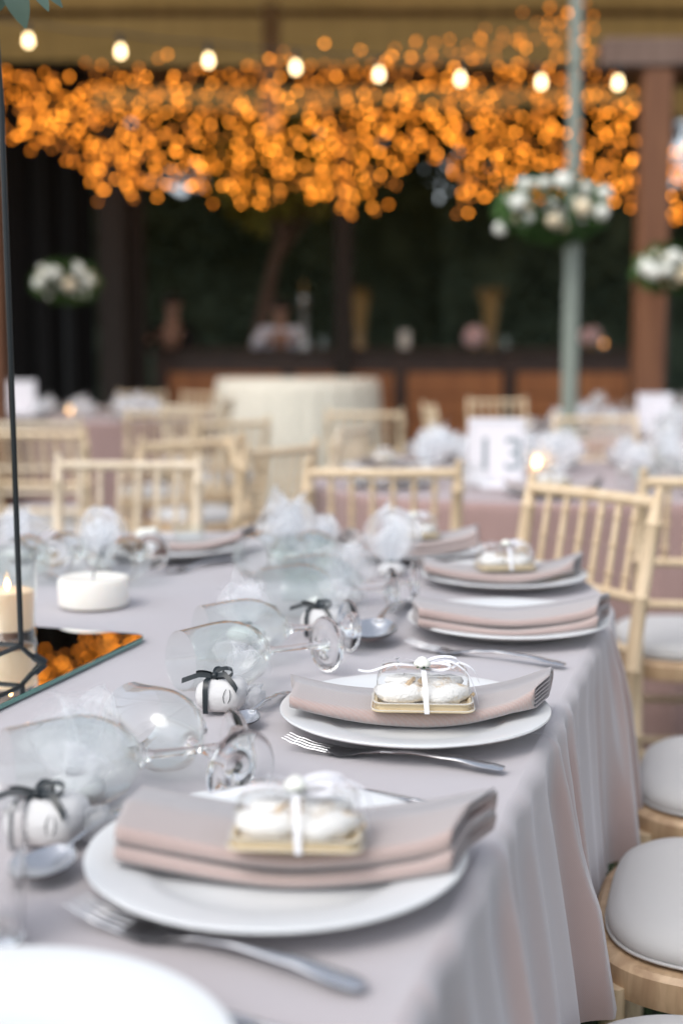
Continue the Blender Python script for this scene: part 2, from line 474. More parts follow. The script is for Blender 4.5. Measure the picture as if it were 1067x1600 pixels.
def post(px, D, w, h, m, label, y0=0):
    x = atd(px, 560, D).x
    o = MB().box((0, 0, y0 + (h - y0) / 2), (w, w, h - y0), bev=.015).build('timber_post', m)
    o.location = (x, D, 0)
    tag(o, label, 'post')
    return o
post(1012, 8.0, .18, 2.89, M_post, 'thick reddish brown timber post at the right, under the beam end')
post(-12, 8.0, .16, 2.89, M_post, 'reddish brown timber post at the far left edge behind the black rod')
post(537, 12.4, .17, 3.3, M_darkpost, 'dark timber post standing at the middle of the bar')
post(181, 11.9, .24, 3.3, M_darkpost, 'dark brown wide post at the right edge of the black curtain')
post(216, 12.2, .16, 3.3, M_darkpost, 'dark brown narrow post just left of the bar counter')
o = post(427, 12.0, .15, 4.32, mat('grey_paint', (.30, .28, .28), .6), 'greyish strut below the canopy, above the amber lights', 3.2)
# metal tent pole, pale green
pp = thing('tent_pole', 'tall pale grey green pole rising past the flowers to the canopy', 'pole', (atd(889, 560, 7.9).x, 7.9, 0))
pm = MB()
pm.tube([(0, 0, 0), (0, 0, 4.03)], .038, 16); pm.build('pole_tube', M_acryl, pp)
MB().lathe([(0, 0), (.14, 0), (.14, .02), (.06, .03), (.06, .1), (0, .1)], 20).build('base_plate', M_acryl, pp)
# black curtain wall left
cv = thing('black_curtain', 'black pleated curtain closing the left side behind the tables', 'curtain', (-4.45, 12.3, 0))
cm = MB(); pts = []
for i in range(241):
    t = i / 240; x = -3.0 + 5.1 * t
    pts.append((x, .06 * math.sin(x * 22) + .03 * math.sin(x * 51)))
cm.loft([[(x, y, z) for x, y in pts] for z in (0.02, 1.5, 3.0, 3.85)], cap=False, closed=False)
cm.build('curtain_cloth', M_blackcloth, cv, sharp=0)
MB().tube([(-3.0, 0, 3.88), (2.1, 0, 3.88)], .025, 8).build('curtain_rail', M_blackmetal, cv)

# ================================================================ HEDGE, TREES behind the bar
def leaf_cloud(mb, n, gen, s0, s1):
    for i in range(n):
        c = gen(); s = random.uniform(s0, s1)
        a = Vector((random.gauss(0, 1), random.gauss(0, 1), random.gauss(0, 1))).normalized()
        b = a.cross(Vector((random.gauss(0, 1), random.gauss(0, 1), random.gauss(0, 1)))).normalized()
        mb.add([c - a * s, c - b * s * .45, c + a * s, c + b * s * .45], [(0, 1, 2, 3)])
def hedge(name, x0, x1, y, h, label, n):
    t = thing(name, label, 'hedge', ((x0 + x1) / 2, y, 0))
    w = (x1 - x0) / 2
    core = MB()
    NXX = 40
    L = []
    for k in range(9):
        z = h * .94 * k / 8
        L.append([( -w + 2 * w * i / NXX, .0 + .25 * noise.noise(Vector((i * .5, z * 1.3, y))) + (.25 if k == 8 else 0), z + (.35 * noise.noise(Vector((i * .35, 3, y))) if k > 6 else 0)) for i in range(NXX + 1)])
    core.loft(L, cap=False, closed=False)
    core.loft([[(p[0], p[1] + .9, p[2]) for p in l] for l in L], cap=False, closed=False)
    core.build('branches', M_leafd, t, sharp=0)
    lm = MB()
    def gen():
        x = random.uniform(-w, w); zt = h * (1 + .10 * noise.noise(Vector((x * .8, 1, y))) * 2)
        z = random.random() ** .8 * zt
        return Vector((x, -.25 + .25 * random.random() + .3 * noise.noise(Vector((x * 1.1, z * 1.1, 0))), z + .02))
    leaf_cloud(lm, n, gen, .05, .11)
    lm.build('leaves', M_leafd, t, sharp=0, kind='stuff')
hedge('hedge', -8, 1.4, 19.0, 3.95, 'tall dark green hedge behind the left part of the bar', 9000)
hedge('hedge', 1.4, 9, 18.2, 3.8, 'tall dark green hedge behind the right part of the bar', 8000)
def tree(px, D, base_px, crown_c, crown_r, m, label, lean=0, tr=.12, n=2500, ls=(.06, .13)):
    x = atd(px, 560, D).x; t = thing('tree', label, 'tree', (x, D, 0))
    cc = Vector(crown_c) - Vector((x, D, 0))
    P = [Vector((lean * (z ** 1.0), 0, z * cc.z)) for z in (0, .2, .45, .7, .9)]
    for k, p in enumerate(P):
        f = k / 4; p.x = cc.x * f ** 1.3; p.y = cc.y * f
    tb = MB().tube(P, [tr, tr * .85, tr * .7, tr * .5, tr * .3], 10)
    for k in range(7):
        a = k * .9; s = P[3] + (P[4] - P[3]) * (k / 7)
        e = cc + Vector((math.cos(a) * crown_r[0] * .7, math.sin(a) * crown_r[1] * .7, (k % 3 - 1) * .4 * crown_r[2]))
        tb.tube([s, (s + e) / 2 + Vector((0, 0, .1)), e], [tr * .35, tr * .2, .01], 6)
    tb.build('trunk', M_darkpost if m is not M_leafglow else M_beam, t)
    lm = MB()
    cl = [cc + Vector((random.uniform(-1, 1) * crown_r[0], random.uniform(-1, 1) * crown_r[1], random.uniform(-1, 1) * crown_r[2])) for _ in range(26)]
    def gen():
        c = random.choice(cl); q = min(crown_r) * .38
        return c + Vector((random.gauss(0, q), random.gauss(0, q), random.gauss(0, q)))
    leaf_cloud(lm, n, gen, *ls)
    lm.build('crown', m, t, sharp=0)
c = atd(455, 275, 15.2)
tree(372, 15.2, 0, c, (.85, .6, .38), M_leafglow, 'leaning slim tree with crown coloured yellow green as lit by the amber lights')
for (px, D, cx, cyy, rx, rzz, lab) in ((60, 22.5, 60, 200, 1.5, .9, 'dark tree crown rising behind the left end of the hedge'),
                                  (330, 23, 345, 190, 1.1, .7, 'dark tree rising behind the hedge above the leaning tree'),
                                  (640, 22.5, 650, 205, 1.6, .9, 'dark tree rising behind the hedge right of the middle post'),
                                  (900, 23, 880, 200, 1.5, .8, 'dark tree rising behind the hedge near the red post')):
    tree(px, D, 0, atd(cx, cyy, D), (rx, 1.0, rzz), M_leafd, lab, n=6800, ls=(.08, .16))

# ================================================================ BAR
bar = thing('bar_counter', 'long dark wooden bar counter with reddish brown front panels', 'bar', (0, 13.0, 0))
bx0, bx1 = atd(240, 560, 13).x, atd(990, 560, 13).x
MB().box(((bx0 + bx1) / 2, .30, 1.235), (bx1 - bx0 + .1, .70, .05), bev=.008).build('counter_top', M_bard, bar)
MB().box(((bx0 + bx1) / 2, .30, .60), (bx1 - bx0, .50, 1.2), bev=.01).build('bar_body', M_bard, bar)
for a, b in ((262, 440), (462, 526), (548, 616), (636, 786), (808, 896), (906, 982)):
    xa, xb = atd(a, 560, 13).x, atd(b, 560, 13).x
    # horizontal planks in each bay
    for k in range(4):
        MB().box(((xa + xb) / 2, .038, .20 + k * .235), (xb - xa, .02, .225), bev=.004).build('plank', M_bar, bar)
for px in (450, 626, 797):
    x = atd(px, 560, 13).x
    MB().box((x, .02, .6), (.11, .06, 1.19), bev=.006).build('stile', M_bard, bar)
def lathe_thing(name, prof, m, loc, label, cat, seg=20):
    o = MB().lathe(prof, seg).build(name, m); o.location = loc
    tag(o, label, cat); return o
CZ = 1.262
def onbar(px, y=13.3): return (atd(px, 560, y).x, y, CZ)
for i, (px, lab) in enumerate(((562, 'tall amber glass vase on the bar beside the dark middle post'), (765, 'tall amber glass vase on the bar behind the pale pink ball'))):
    t = thing('amber_vase', lab, 'vase', onbar(px, 13.35))
    MB().lathe([(0, 0), (.07, 0), (.06, .03), (.05, .12), (.075, .35), (.10, .52), (.09, .53), (.065, .35), (.04, .12), (0, .04)], 24).build('vase_body', M_goldglass, t)
    lm = MB(); leaf_cloud(lm, 120, lambda: Vector((random.gauss(0, .05), random.gauss(0, .05), .52 + abs(random.gauss(0, .04)))), .02, .05)
    lm.build('dried_leaves', M_goldglass, t, sharp=0)
o = lathe_thing('candle', [(0, 0), (.055, 0), (.055, .17), (.05, .18), (0, .175)], M_wax, onbar(632), 'stubby cream candle on the bar right of the middle post', 'candle')
for px, lab in ((740, 'pale pink flower ball on the bar counter'), (921, 'pale pink flower ball on the bar behind the pale pole')):
    t = thing('flower_ball', lab, 'flower ball', onbar(px, 13.1))
    fbm = MB()
    for k in range(60):
        a = Vector((random.gauss(0, 1), random.gauss(0, 1), random.gauss(0, 1))).normalized()
        c = Vector((0, 0, .12)) + a * .09
        fbm.add(*(lambda vv: ([c + a * .03, c + vv * .035, c + a.cross(vv) * .035, c - vv * .035, c - a.cross(vv) * .035], [(0, 1, 2), (0, 2, 3), (0, 3, 4), (0, 4, 1)]))(a.orthogonal().normalized()))
    fbm.lathe([(0, .03), (.07, .06), (.09, .12), (.07, .18), (0, .21)], 16)
    fbm.build('blossoms', M_pink, t)
    MB().lathe([(0, 0), (.05, 0), (.03, .05), (0, .05)], 12).build('holder', M_goldglass, t)
t = thing('tea_light', 'small glowing orange candle glass on the bar next to the pink ball', 'candle', onbar(942, 13.1))
MB().lathe([(0, 0), (.045, 0), (.05, .10), (.045, .10), (.04, .01), (0, .01)], 16).build('glass_cup', M_thin, t)
MB().lathe([(0, .02), (.018, .03), (.02, .05), (0, .09)], 10).build('flame', emitter('bar_flame', (1, .4, .12), 1.6), t)
t = thing('beer_tap', 'slim metal beer tap column on the bar beside the pale shirt', 'beer tap', onbar(475, 13.3))
MB().lathe([(0, 0), (.07, 0), (.07, .02), (.035, .03), (.035, .42), (.05, .45), (.05, .52), (0, .54)], 20).build('column', M_steel, t)
MB().tube([(0, 0, .46), (0, -.10, .46), (0, -.12, .40)], .012, 8).build('spout', M_steel, t)
MB().tube([(0, -.03, .52), (0, -.04, .68)], [.01, .02], 8).build('tap_handle', M_goldglass, t)
for px, lab in ((505, 'small clear tumbler on the bar right of the tap'), (790, 'small clear tumbler on the bar right of the second amber vase')):
    lathe_thing('tumbler', [(0, 0), (.035, 0), (.042, .11), (.039, .11), (.033, .008), (0, .008)], M_thin, onbar(px, 13.1), lab, 'glass')

# ---- people behind the bar
def skin_obj(name, nodes, edges, m, parent, sub=2):
    me = bpy.data.meshes.new(name)
    me.from_pydata([n[0] for n in nodes], edges, []); me.materials.append(m)
    o = put(name, me, parent)
    md = o.modifiers.new('skin', 'SKIN')
    me.skin_vertices.new() if not me.skin_vertices else None
    for i, n in enumerate(nodes):
        r = n[1] if isinstance(n[1], tuple) else (n[1], n[1])
        me.skin_vertices[0].data[i].radius = r
    me.skin_vertices[0].data[0].use_root = True
    md.use_smooth_shade = True
    s = o.modifiers.new('sub', 'SUBSURF'); s.levels = sub; s.render_levels = sub
    return o
def person(loc, rot, label, shirt, bend, m_tr):
    t = thing('person', label, 'person', loc, rot)
    b = bend
    pel = (0, 0, .98); wa = (0, b * .10, 1.12); ch = (0, b * .30, 1.34 - b * .05); ne = (0, b * .42, 1.52 - b * .1); nt = (0, b * .47, 1.60 - b * .12); hd = (0, b * .52, 1.70 - b * .15); ht = (0, b * .54, 1.80 - b * .17)
    N = [(pel, (.15, .10)), (wa, (.13, .09)), (ch, (.16, .11)), (ne, (.065, .06)), (nt, (.055, .055)), (hd, (.078, .095)), (ht, (.06, .075))]
    E = [(0, 1), (1, 2), (2, 3), (3, 4), (4, 5), (5, 6)]
    def limb(a, pts):
        k = a
        for p, r in pts:
            N.append((p, r)); E.append((k, len(N) - 1)); k = len(N) - 1
        return k
    arms = []
    for s in (-1, 1):
        sh = (s * .19, ch[1] + .04, ch[2] + .08); el = (s * .27, ch[1] + .16, 1.22); wr = (s * .16, ch[1] + .36, 1.31); hn = (s * .13, ch[1] + .43, 1.32)
        e = limb(2, [(sh, .055), (el, .042), (wr, .028), (hn, .032)])
        for q in range(4):
            limb(e, [((s * .13 + (q - 1.5) * .02, ch[1] + .48, 1.315), .009), ((s * .13 + (q - 1.5) * .022, ch[1] + .52 - abs(q - 1.5) * .008, 1.30), .008)])
        limb(e, [((s * .13 - s * .04, ch[1] + .46, 1.32), .01)])
        arms.append((sh, el, wr))
        limb(0, [((s * .10, 0, .90), .085), ((s * .11, .01, .50), .058), ((s * .11, -.01, .10), .038), ((s * .11, .03, .05), .04), ((s * .12, .15, .035), .03)])
    skin_obj('body', N, E, M_skin, t)
    SN = [((0, b * .02, 1.02), (.165, .115)), (wa, (.150, .108)), (ch, (.178, .125)), ((0, b * .40, 1.47 - b * .09), (.085, .08))]; SE = [(0, 1), (1, 2), (2, 3)]
    for sh, el, wr in arms:
        SN.append((sh, .072)); SE.append((2, len(SN) - 1)); SN.append((el, .058)); SE.append((len(SN) - 2, len(SN) - 1)); SN.append((wr, .042)); SE.append((len(SN) - 2, len(SN) - 1))
    skin_obj('shirt', SN, SE, shirt, t)
    TN = [((0, 0, 1.0), (.16, .11))]; TE = []
    for s in (-1, 1):
        TN += [((s * .10, 0, .88), .10), ((s * .11, .01, .50), .075), ((s * .11, -.01, .10), .06)]
        k = len(TN); TE += [(0, k - 3), (k - 3, k - 2), (k - 2, k - 1)]
    skin_obj('trousers', TN, TE, m_tr, t)
    hm = MB()
    hc = Vector(hd) + Vector((0, -.015, .035))
    L = []
    for k in range(7):
        ph = R(-10 + 100 * k / 6)
        L.append([hc + Vector((.093 * math.cos(ph) * math.cos(a), .108 * math.cos(ph) * math.sin(a) - .012, .112 * math.sin(ph))) for a in [2 * math.pi * j / 18 for j in range(18)]])
    hm.loft(L, cap=True); hm.build('hair', M_hair, t)
    for s in (-1, 1):
        MB().lathe([(0, -.012), (.009, -.008), (.012, 0), (.009, .008), (0, .012)], 10, M=T(s * .03, hd[1] + .088, hd[2] + .012)).build('eye', M_hair, t)
        MB().lathe([(0, -.03), (.012, -.02), (.016, .01), (0, .03)], 8, M=T(s * .082, hd[1] - .005, hd[2])).build('ear', M_skin, t)
    MB().add([(0, hd[1] + .118, hd[2] - .022), (-.014, hd[1] + .086, hd[2] - .028), (.014, hd[1] + .086, hd[2] - .028), (0, hd[1] + .086, hd[2] + .02)], [(0, 1, 2), (0, 2, 3), (0, 3, 1)]).build('nose', M_skin, t)
    return t
person((atd(437, 560, 13.95).x, 13.95, .05), R(185), 'person in a pale lilac shirt bending over behind the bar', M_shirt, .55, M_darkcloth)
person((atd(273, 560, 14.1).x, 14.1, .05), R(170), 'person in black clothes standing at the left end of the bar', M_darkcloth, .1, M_darkcloth)

# ================================================================ FAIRY LIGHTS
ball = MB()
import bmesh
bmm = bmesh.new(); bmesh.ops.create_icosphere(bmm, subdivisions=1, radius=.0125)
BULB = []
for m in M_bulb:
    me = bpy.data.meshes.new('bulb'); bmm.to_mesh(me); me.materials.append(m); me.shade_smooth(); BULB.append(me)
bmm.free()
def interp(tab, x):
    for (x0, a), (x1, b) in zip(tab, tab[1:]):
        if x <= x1: return a + (b - a) * (x - x0) / (x1 - x0)
    return tab[-1][1]
TOP = [(-400, 120), (0, 120), (120, 112), (330, 118), (420, 92), (560, 100), (640, 70), (720, 62), (800, 40), (900, 15), (925, 22), (960, 130), (1015, 180), (1067, 235), (1500, 200)]
BOT = [(-400, 230), (0, 232), (100, 255), (170, 318), (240, 322), (300, 290), (345, 340), (400, 325), (470, 318), (540, 338), (600, 330), (605, 285), (650, 262), (700, 262), (705, 325), (745, 335), (790, 305), (860, 330), (930, 340), (960, 330), (1010, 350), (1067, 350), (1500, 340)]
random.seed(5)
nst = 84
xs = [-95 + 1260 * (i + random.uniform(-.45, .45)) / nst for i in range(nst)]
for i, px in enumerate(xs):
    if 1018 < px < 1036: px = 1042
    D = random.uniform(9.2, 11.2)
    t_, b_ = interp(TOP, px) + random.uniform(-12, 20), interp(BOT, px) + random.uniform(-26, 8)
    if random.random() < .3: t_ -= random.uniform(0, 34)
    top = atd(px, t_, D); bot = atd(px, b_, D)
    ls = thing('fairy_light_strand', 'hanging strand of amber fairy lights in the glowing curtain under the canopy', 'fairy lights', (top.x, D, top.z), 0, 'amber fairy light strands hanging under the canopy')
    pts = [(0, 0, 4.0 + (D - 8.2) * .085 - top.z)]
    y = t_
    while y < b_:
        dens = 19 if y < 125 else (11.5 if y < 240 else 11)
        p = atd(px + random.gauss(0, 13), y + random.gauss(0, 5), D) - top
        p.y = random.gauss(0, .12)
        r = random.random()
        w = 0 if r < .34 else (1 if r < .70 else 2)
        if y < 150 and random.random() < .5: w = 2 if random.random() < .5 else 1
        put('bulb', BULB[w], ls, loc=(p.x, p.y, p.z))
        pts.append((p.x, p.y, p.z))
        y += dens * random.uniform(.6, 1.4)
    MB().tube([pts[0]] + sorted(pts[1:], key=lambda q: -q[2]), .0015, 3).build('wire', M_cable, ls)
# festoon string of larger bulbs
fx = [(-110, 45), (45, 66), (189, 83), (326, 97), (462, 108), (592, 119), (719, 126), (845, 131), (965, 132), (1085, 128)]
fs_ = thing('festoon_string', 'string of larger warm white bulbs swagged across the top of the amber lights', 'string lights', (0, 6.2, 0))
bm1 = MB().lathe([(0, -.020), (.013, -.016), (.020, 0), (.016, .016), (.011, .034), (0, .036)], 14).mesh('bulb', M_festoon)
sk = MB().lathe([(0, .034), (.014, .034), (.014, .075), (.008, .08), (0, .08)], 10).mesh('socket', M_blackmetal)
pts = []
for i, (px, py) in enumerate(fx):
    p = atd(px, py, 6.2) - Vector((0, 6.2, 0))
    b = put('bulb', bm1, fs_, loc=p); put('socket', sk, b)
    pts.append(p + Vector((0, 0, .09)))
    if i < len(fx) - 1:
        q = atd(*fx[i + 1], 6.2) - Vector((0, 6.2, 0)) + Vector((0, 0, .09)); pts.append((pts[-1] + q) / 2 - Vector((0, 0, .012)))
MB().tube(pts, .004, 6).build('cable', M_cable, fs_)

# ================================================================ CHAIRS
def bamboo(p0, p1, r, rings, seg=10, mid=None):
    """tube with turned rings"""
    p0, p1 = Vector(p0), Vector(p1); P = []; Rr = []
    ts = [0]
    for k in rings:
        ts += [k - .012, k - .004, k + .004, k + .012]
    ts.append(1)
    Ln = (p1 - p0).length
    for t in ts:
        q = p0.lerp(p1, t) if mid is None else (p0 * (1 - t) ** 2 + Vector(mid) * 2 * t * (1 - t) + p1 * t * t)
        P.append(q); Rr.append(r)
    i = 1
    for k in rings:
        Rr[i + 1] = r * 1.3; Rr[i + 2] = r * 1.3; i += 4
    return P, Rr
def rrect(hw0, hw1, hd0, hd1, r, n=6):
    """rounded trapezoid outline, back (−y) half width hw0, front hw1"""
    c = [(hw1 - r, hd1 - r, 0), (-(hw1 - r), hd1 - r, 90), (-(hw0 - r), -(hd0 - r), 180), (hw0 - r, -(hd0 - r), 270)]
    out = []
    for cx, cy_, a0 in c:
        for k in range(n + 1):
            a = R(a0 + 90 * k / n); out.append((cx + r * math.cos(a), cy_ + r * math.sin(a)))
    return out
def seat_outline(hw0, hw1, hd, e=3.0, n=72):
    out = []
    for k in range(n):
        a = 2 * math.pi * k / n; c, q = math.cos(a), math.sin(a)
        x = math.copysign(abs(c) ** (2 / e), c); y = math.copysign(abs(q) ** (2 / e), q)
        out.append((x * (hw0 + (hw1 - hw0) * (y + 1) / 2), y * hd))
    return out
def ring_loops(outl, levels):
    """levels (inset, z) -> loops"""
    return [[(x * (1 - ins / .20), y * (1 - ins / .20), z) for x, y in outl] for ins, z in levels]
def chair_proto(mw, name):
    t = thing('chiavari_chair', 'x', 'chair', (0, 0, 0))
    mk = {}
    def B(nm, mb, m=mw, **k): return mb.build(nm, m, t, **k)
    for s in (-1, 1):
        P = [(s * .170, -.215, 0), (s * .172, -.205, .22), (s * .174, -.200, .45), (s * .178, -.225, .68), (s * .182, -.265, .90), (s * .182, -.270, .915)]
        # densify with rings
        pts = []; rr = []
        zs = [0, .05, .10, .105, .11, .2, .28, .285, .29, .36, .44, .5, .56, .565, .57, .64, .70, .705, .71, .78, .84, .845, .85, .9, .915]
        for z in zs:
            for a, b in zip(P, P[1:]):
                if a[2] <= z <= b[2]:
                    f = (z - a[2]) / (b[2] - a[2]); pts.append(Vector(a).lerp(Vector(b), f)); break
            ring = z in (.105, .285, .565, .705, .845)
            rr.append(.0175 if ring else (.0125 if z < .05 else (.0145 if z < .9 else .009)))
        B('back_post', MB().tube(pts, rr, 10))
    for s in (-1, 1):
        P, r = bamboo((s * .175, .185, 0), (s * .170, .178, .43), .0125, (.25, .62), 10); r[-1] = .017
        B('front_leg', MB().tube(P, r, 10))
    # rails
    def arc(z, y0, bow, r, x=.176):
        return MB().tube([(-x + 2 * x * k / 8, y0 - bow * math.sin(math.pi * k / 8), z) for k in range(9)], r, 8)
    B('top_rail', arc(.885, -.262, .012, .0125, .178)); B('lower_rail', arc(.70, -.229, .012, .0105)); B('bottom_rail', arc(.60, -.216, .012, .0105))
    for k in range(6):
        x = -.125 + .05 * k; bw = .012 * math.sin(math.pi * (x + .176) / .352)
        P, r = bamboo((x, -.229 - bw, .70), (x, -.262 - bw, .882), .0065, (.2, .5, .8), 8)
        r = [q * 1.0 if q < .007 else .0105 for q in r]
        B('spindle', MB().tube(P, r, 8))
    ol = seat_outline(.186, .210, .215, 3.4)
    B('seat_frame', MB().loft(ring_loops(ol, [(.010, .412), (.002, .416), (0, .43), (0, .452), (.006, .458), (.05, .458)]), cap=True), M_woodseat if mw is M_wood else mw)
    B('cushion', MB().loft(ring_loops(ol, [(.026, .4592), (.018, .465), (.016, .474), (.020, .485), (.034, .495), (.060, .502), (.11, .507), (.17, .509)]), cap=True), M_cush, sharp=0)
    pl_ = [(x * .918, y * .918, .4655) for x, y in ol]
    B('piping', MB().tube(pl_ + [pl_[0]], .0022, 6, cap=False), M_cush, sharp=0)
    for s in (-1, 1):
        for z in (.20, .31):
            B('side_stretcher', MB().tube([(s * .172, .18, z), (s * .171, -.203, z)], .0095, 8))
    B('front_stretcher', MB().tube([(-.172, .182, .16), (.172, .182, .16)], .0095, 8)); B('front_stretcher', MB().tube([(-.172, .182, .27), (.172, .182, .27)], .0095, 8))
    B('rear_stretcher', MB().tube([(-.17, -.205, .24), (.17, -.205, .24)], .0095, 8))
    return t
chA = chair_proto(M_wood, 'a'); chB = chair_proto(M_woodw, 'b')
used = {}
def chair(proto, x, y, face, label):
    """face: direction (dx,dy) the sitter looks"""
    a = math.atan2(face[1], face[0]) - math.pi / 2
    g = 'pale wooden chairs around the dining tables'
    if not used.get(proto.name):
        used[proto.name] = True; CH.pop(proto.name, None)
        copy_first.append((proto, (x, y, 0), a, label, g)); return
    copy_tree(proto, (x, y, 0), a, label, g)
copy_first = []
# main table, right side
for u, lab in ((-.04, 'pale wood chair at the bottom right corner, only its cushion tip showing'),
               (.47, 'pale wood chair with grey white cushion beside the hanging cloth, right below centre'),
               (.98, 'pale wood chair half under the cloth, behind the large cushion at right')):
    p = tuv(u, -.252)
    chair(chA, p.x, p.y, VD, lab)
# chair at corner of main table, back to the right
m = Vector((.503, 2.58, 0)); f = Vector((-.84, -.54, 0))
p = m + f * .262
chair(chA, p.x, p.y, f, 'pale wood chair with spindle back leaning right, beyond the two far plates')
chair(chA, .87, 3.10, (0.06, 1, 0), 'pale wood chair at the right edge, seen from behind with its white cushion')
chair(chA, .105, 3.34, (.02, 1, 0), 'pale wood chair in the centre, its back towards the camera before the rose table')
chair(chB, -.56, 3.02, (-.05, -1, 0), 'whitewashed chair at the left beyond the far plate, facing the camera')
BGc = [(-.40, 3.95, (-.8, .5), chA, 'pale wood chair behind the whitewashed chair, turned to the left'),
       (-.63, 4.35, (-.55, .8), chA, 'pale wood chair two rows behind the whitewashed chair, turned away'),
       (-.98, 3.9, (.6, .8), chB, 'whitewashed chair farther back left, angled with its corner forward'),
       (-.08, 4.05, (1, .12), chA, 'pale wood chair seen side on at the left end of the rose table'),
       (-1.30, 5.6, (-.1, 1), chB, 'whitewashed chair at the left edge with its back to the camera and cushion showing'),
       (-.95, 6.6, (-.3, 1), chA, 'pale wood chair in the left distance before the far left table'),
       (-.62, 5.6, (-.6, .8), chA, 'pale wood chair beside the tulle covered table, turned left'),
       (.14, 6.55, (.1, 1), chA, 'small pale wood chair right in front of the tulle covered table'),
       (.75, 7.2, (1, .1), chA, 'pale wood chair at the left end of the far right table'),
       (1.02, 7.95, (.1, -1), chA, 'pale wood chair behind the far right table, nearest the pole'),
       (1.15, 5.55, (0, -1), chA, 'pale wood chair on the far side of the rose table, behind the number card'),
       (-1.55, 9.9, (.1, -1), chA, 'pale wood chair far off behind the far left table, near the dark posts'),
       (-1.15, 9.6, (-.4, -1), chA, 'pale wood chair far off at the right end of the far left table'),
       (-1.0, 8.3, (-1, .1), chB, 'whitewashed chair at the end of the far left table'),
       (-2.25, 7.35, (0, 1), chA, 'pale wood chair before the far left table, at the left edge')]
BGc += [(-.20, 5.0, (-.9, .3), chB, 'whitewashed chair between the leaning chair and the tulle covered table'),
        (-1.05, 4.9, (.2, 1), chA, 'pale wood chair at the left behind the angled whitewashed chair'),
        (-.72, 7.4, (.5, .8), chB, 'whitewashed chair in the distance left of the tulle covered table')]
for x, y, f, pr, lab in BGc: chair(pr, x, y, f, lab)
for pr, loc, a, label, g in copy_first:
    pr.location = loc; pr.rotation_euler = (0, 0, a); pr['label'] = label; pr['group'] = g

# ================================================================ TABLES and cloths
def racetrack(L, Rr, n_arc=90, n_line=110):
    """outline in local coords, long axis y, straight half length L, radius Rr; returns (x,y,nx,ny,s)"""
    out = []; s = 0
    def add(x, y, nx, ny): out.append((x, y, nx, ny))
    for k in range(n_line): add(Rr, -L + 2 * L * k / n_line, 1, 0)
    for k in range(n_arc): a = math.pi * k / n_arc; add(Rr * math.cos(a), L + Rr * math.sin(a), math.cos(a), math.sin(a))
    for k in range(n_line): add(-Rr, L - 2 * L * k / n_line, -1, 0)
    for k in range(n_arc): a = math.pi + math.pi * k / n_arc; add(Rr * math.cos(a), -L + Rr * math.sin(a), math.cos(a), math.sin(a))
    return out
def tablecloth(L, Rr, hem, seed, folds=1.0, nline=110, narc=90, top_rows=14, skirt_rows=22, lam=.085, z0=TZ):
    rnd = random.Random(seed); out = racetrack(L, Rr, narc, nline); n = len(out)
    s = [0]
    for a, b in zip(out, out[1:]): s.append(s[-1] + math.hypot(b[0] - a[0], b[1] - a[1]))
    tot = s[-1] + .01
    # fold profile: narrow ridges of uneven spacing
    ridges = []; q = 0
    while q < tot - lam * .5:
        wd = rnd.choice((.16, .22, .30, .42)); ridges.append((q, rnd.uniform(.3, 1.0), wd, rnd.uniform(-.3, .3))); q += lam * rnd.uniform(.45, .9) * (.6 + wd * 2.4)
    def fold(ss, h):
        v = 0
        for q, a, w, lean in ridges:
            d = ss - (q + lean * lam * h * 2)
            if d > tot / 2: d -= tot
            if d < -tot / 2: d += tot
            if abs(d) < lam * 2:
                ww = lam * w * (1 + .5 * h) * (1.25 if d > 0 else .8); v += a * math.exp(-(abs(d) / ww) ** 1.6)
        return v
    vs = []; fs = []
    for k in range(top_rows + 1):
        t = k / top_rows
        for i, (x, y, nx, ny) in enumerate(out):
            cy_ = max(-L, min(L, y)); X = x * t; Y = cy_ + (y - cy_) * t
            w = noise.noise(Vector((X * 3.1, Y * 3.1, seed))) * .0016 + noise.noise(Vector((X * 9, Y * 9, seed + 5))) * .0007
            edge = max(0, t - .8) / .2
            vs.append((X, Y, z0 + w * (1 - edge) - .0005))
    row = top_rows + 1
    H = z0 - hem
    for k in range(1, skirt_rows + 1):
        t = k / skirt_rows; h = t ** 1.6
        for i, (x, y, nx, ny) in enumerate(out):
            fo = fold(s[i], h)
            wob = noise.noise(Vector((s[i] * 2.2, h * .8, seed)))
            r0 = .018
            if h * H < .024:
                a = (h * H) / .024 * math.pi / 2; off = r0 * math.sin(a); z = z0 - r0 * (1 - math.cos(a))
            else: off = r0; z = z0 - r0 - (h * H - .024)
            g_ = min(1, h * 4.5) ** .7
            off += folds * (.042 * min(fo, 1.25) * g_ * (.5 + .6 * h) - .016 * g_ + .012 * wob * g_) + .022 * h
            z += .012 * (fo - .6) * h * 0 + .008 * wob * h
            vs.append((x + nx * off, y + ny * off, z))
    rows = row + skirt_rows
    for k in range(rows - 1):
        for i in range(n):
            j = (i + 1) % n
            if k == 0 and False: continue
            fs.append((k * n + i, k * n + j, (k + 1) * n + j, (k + 1) * n + i))
    mb = MB().add(vs, fs); return mb
def table(loc, rot, L, Rr, cm, hem, seed, lab_t, lab_c, drop_legs=True, **kw):
    t = thing('banquet_table', lab_t, 'table', loc, rot)
    ol = [(a[0], a[1]) for a in racetrack(L, Rr - .012, 20, 6)]
    tb = MB().loft([[(x, y, z) for x, y in ol] for z in (TZ - .03, TZ - .006)], cap=True)
    tb.build('table_top', M_cream, t)
    for sx in (-1, 1):
        for sy in (-1, 1):
            MB().tube([(sx * (Rr - .18), sy * L * .85, 0), (sx * (Rr - .22), sy * L * .8, TZ - .03)], .016, 10).build('leg', M_darkpost, t)
    c = tablecloth(L, Rr, hem, seed, **kw).build('tablecloth', cm, sharp=0)
    # weld centre line
    c.location = loc; c.rotation_euler = (0, 0, rot)
    tag(c, lab_c, 'tablecloth')
    return t
mc = tuv(-.03, .75)
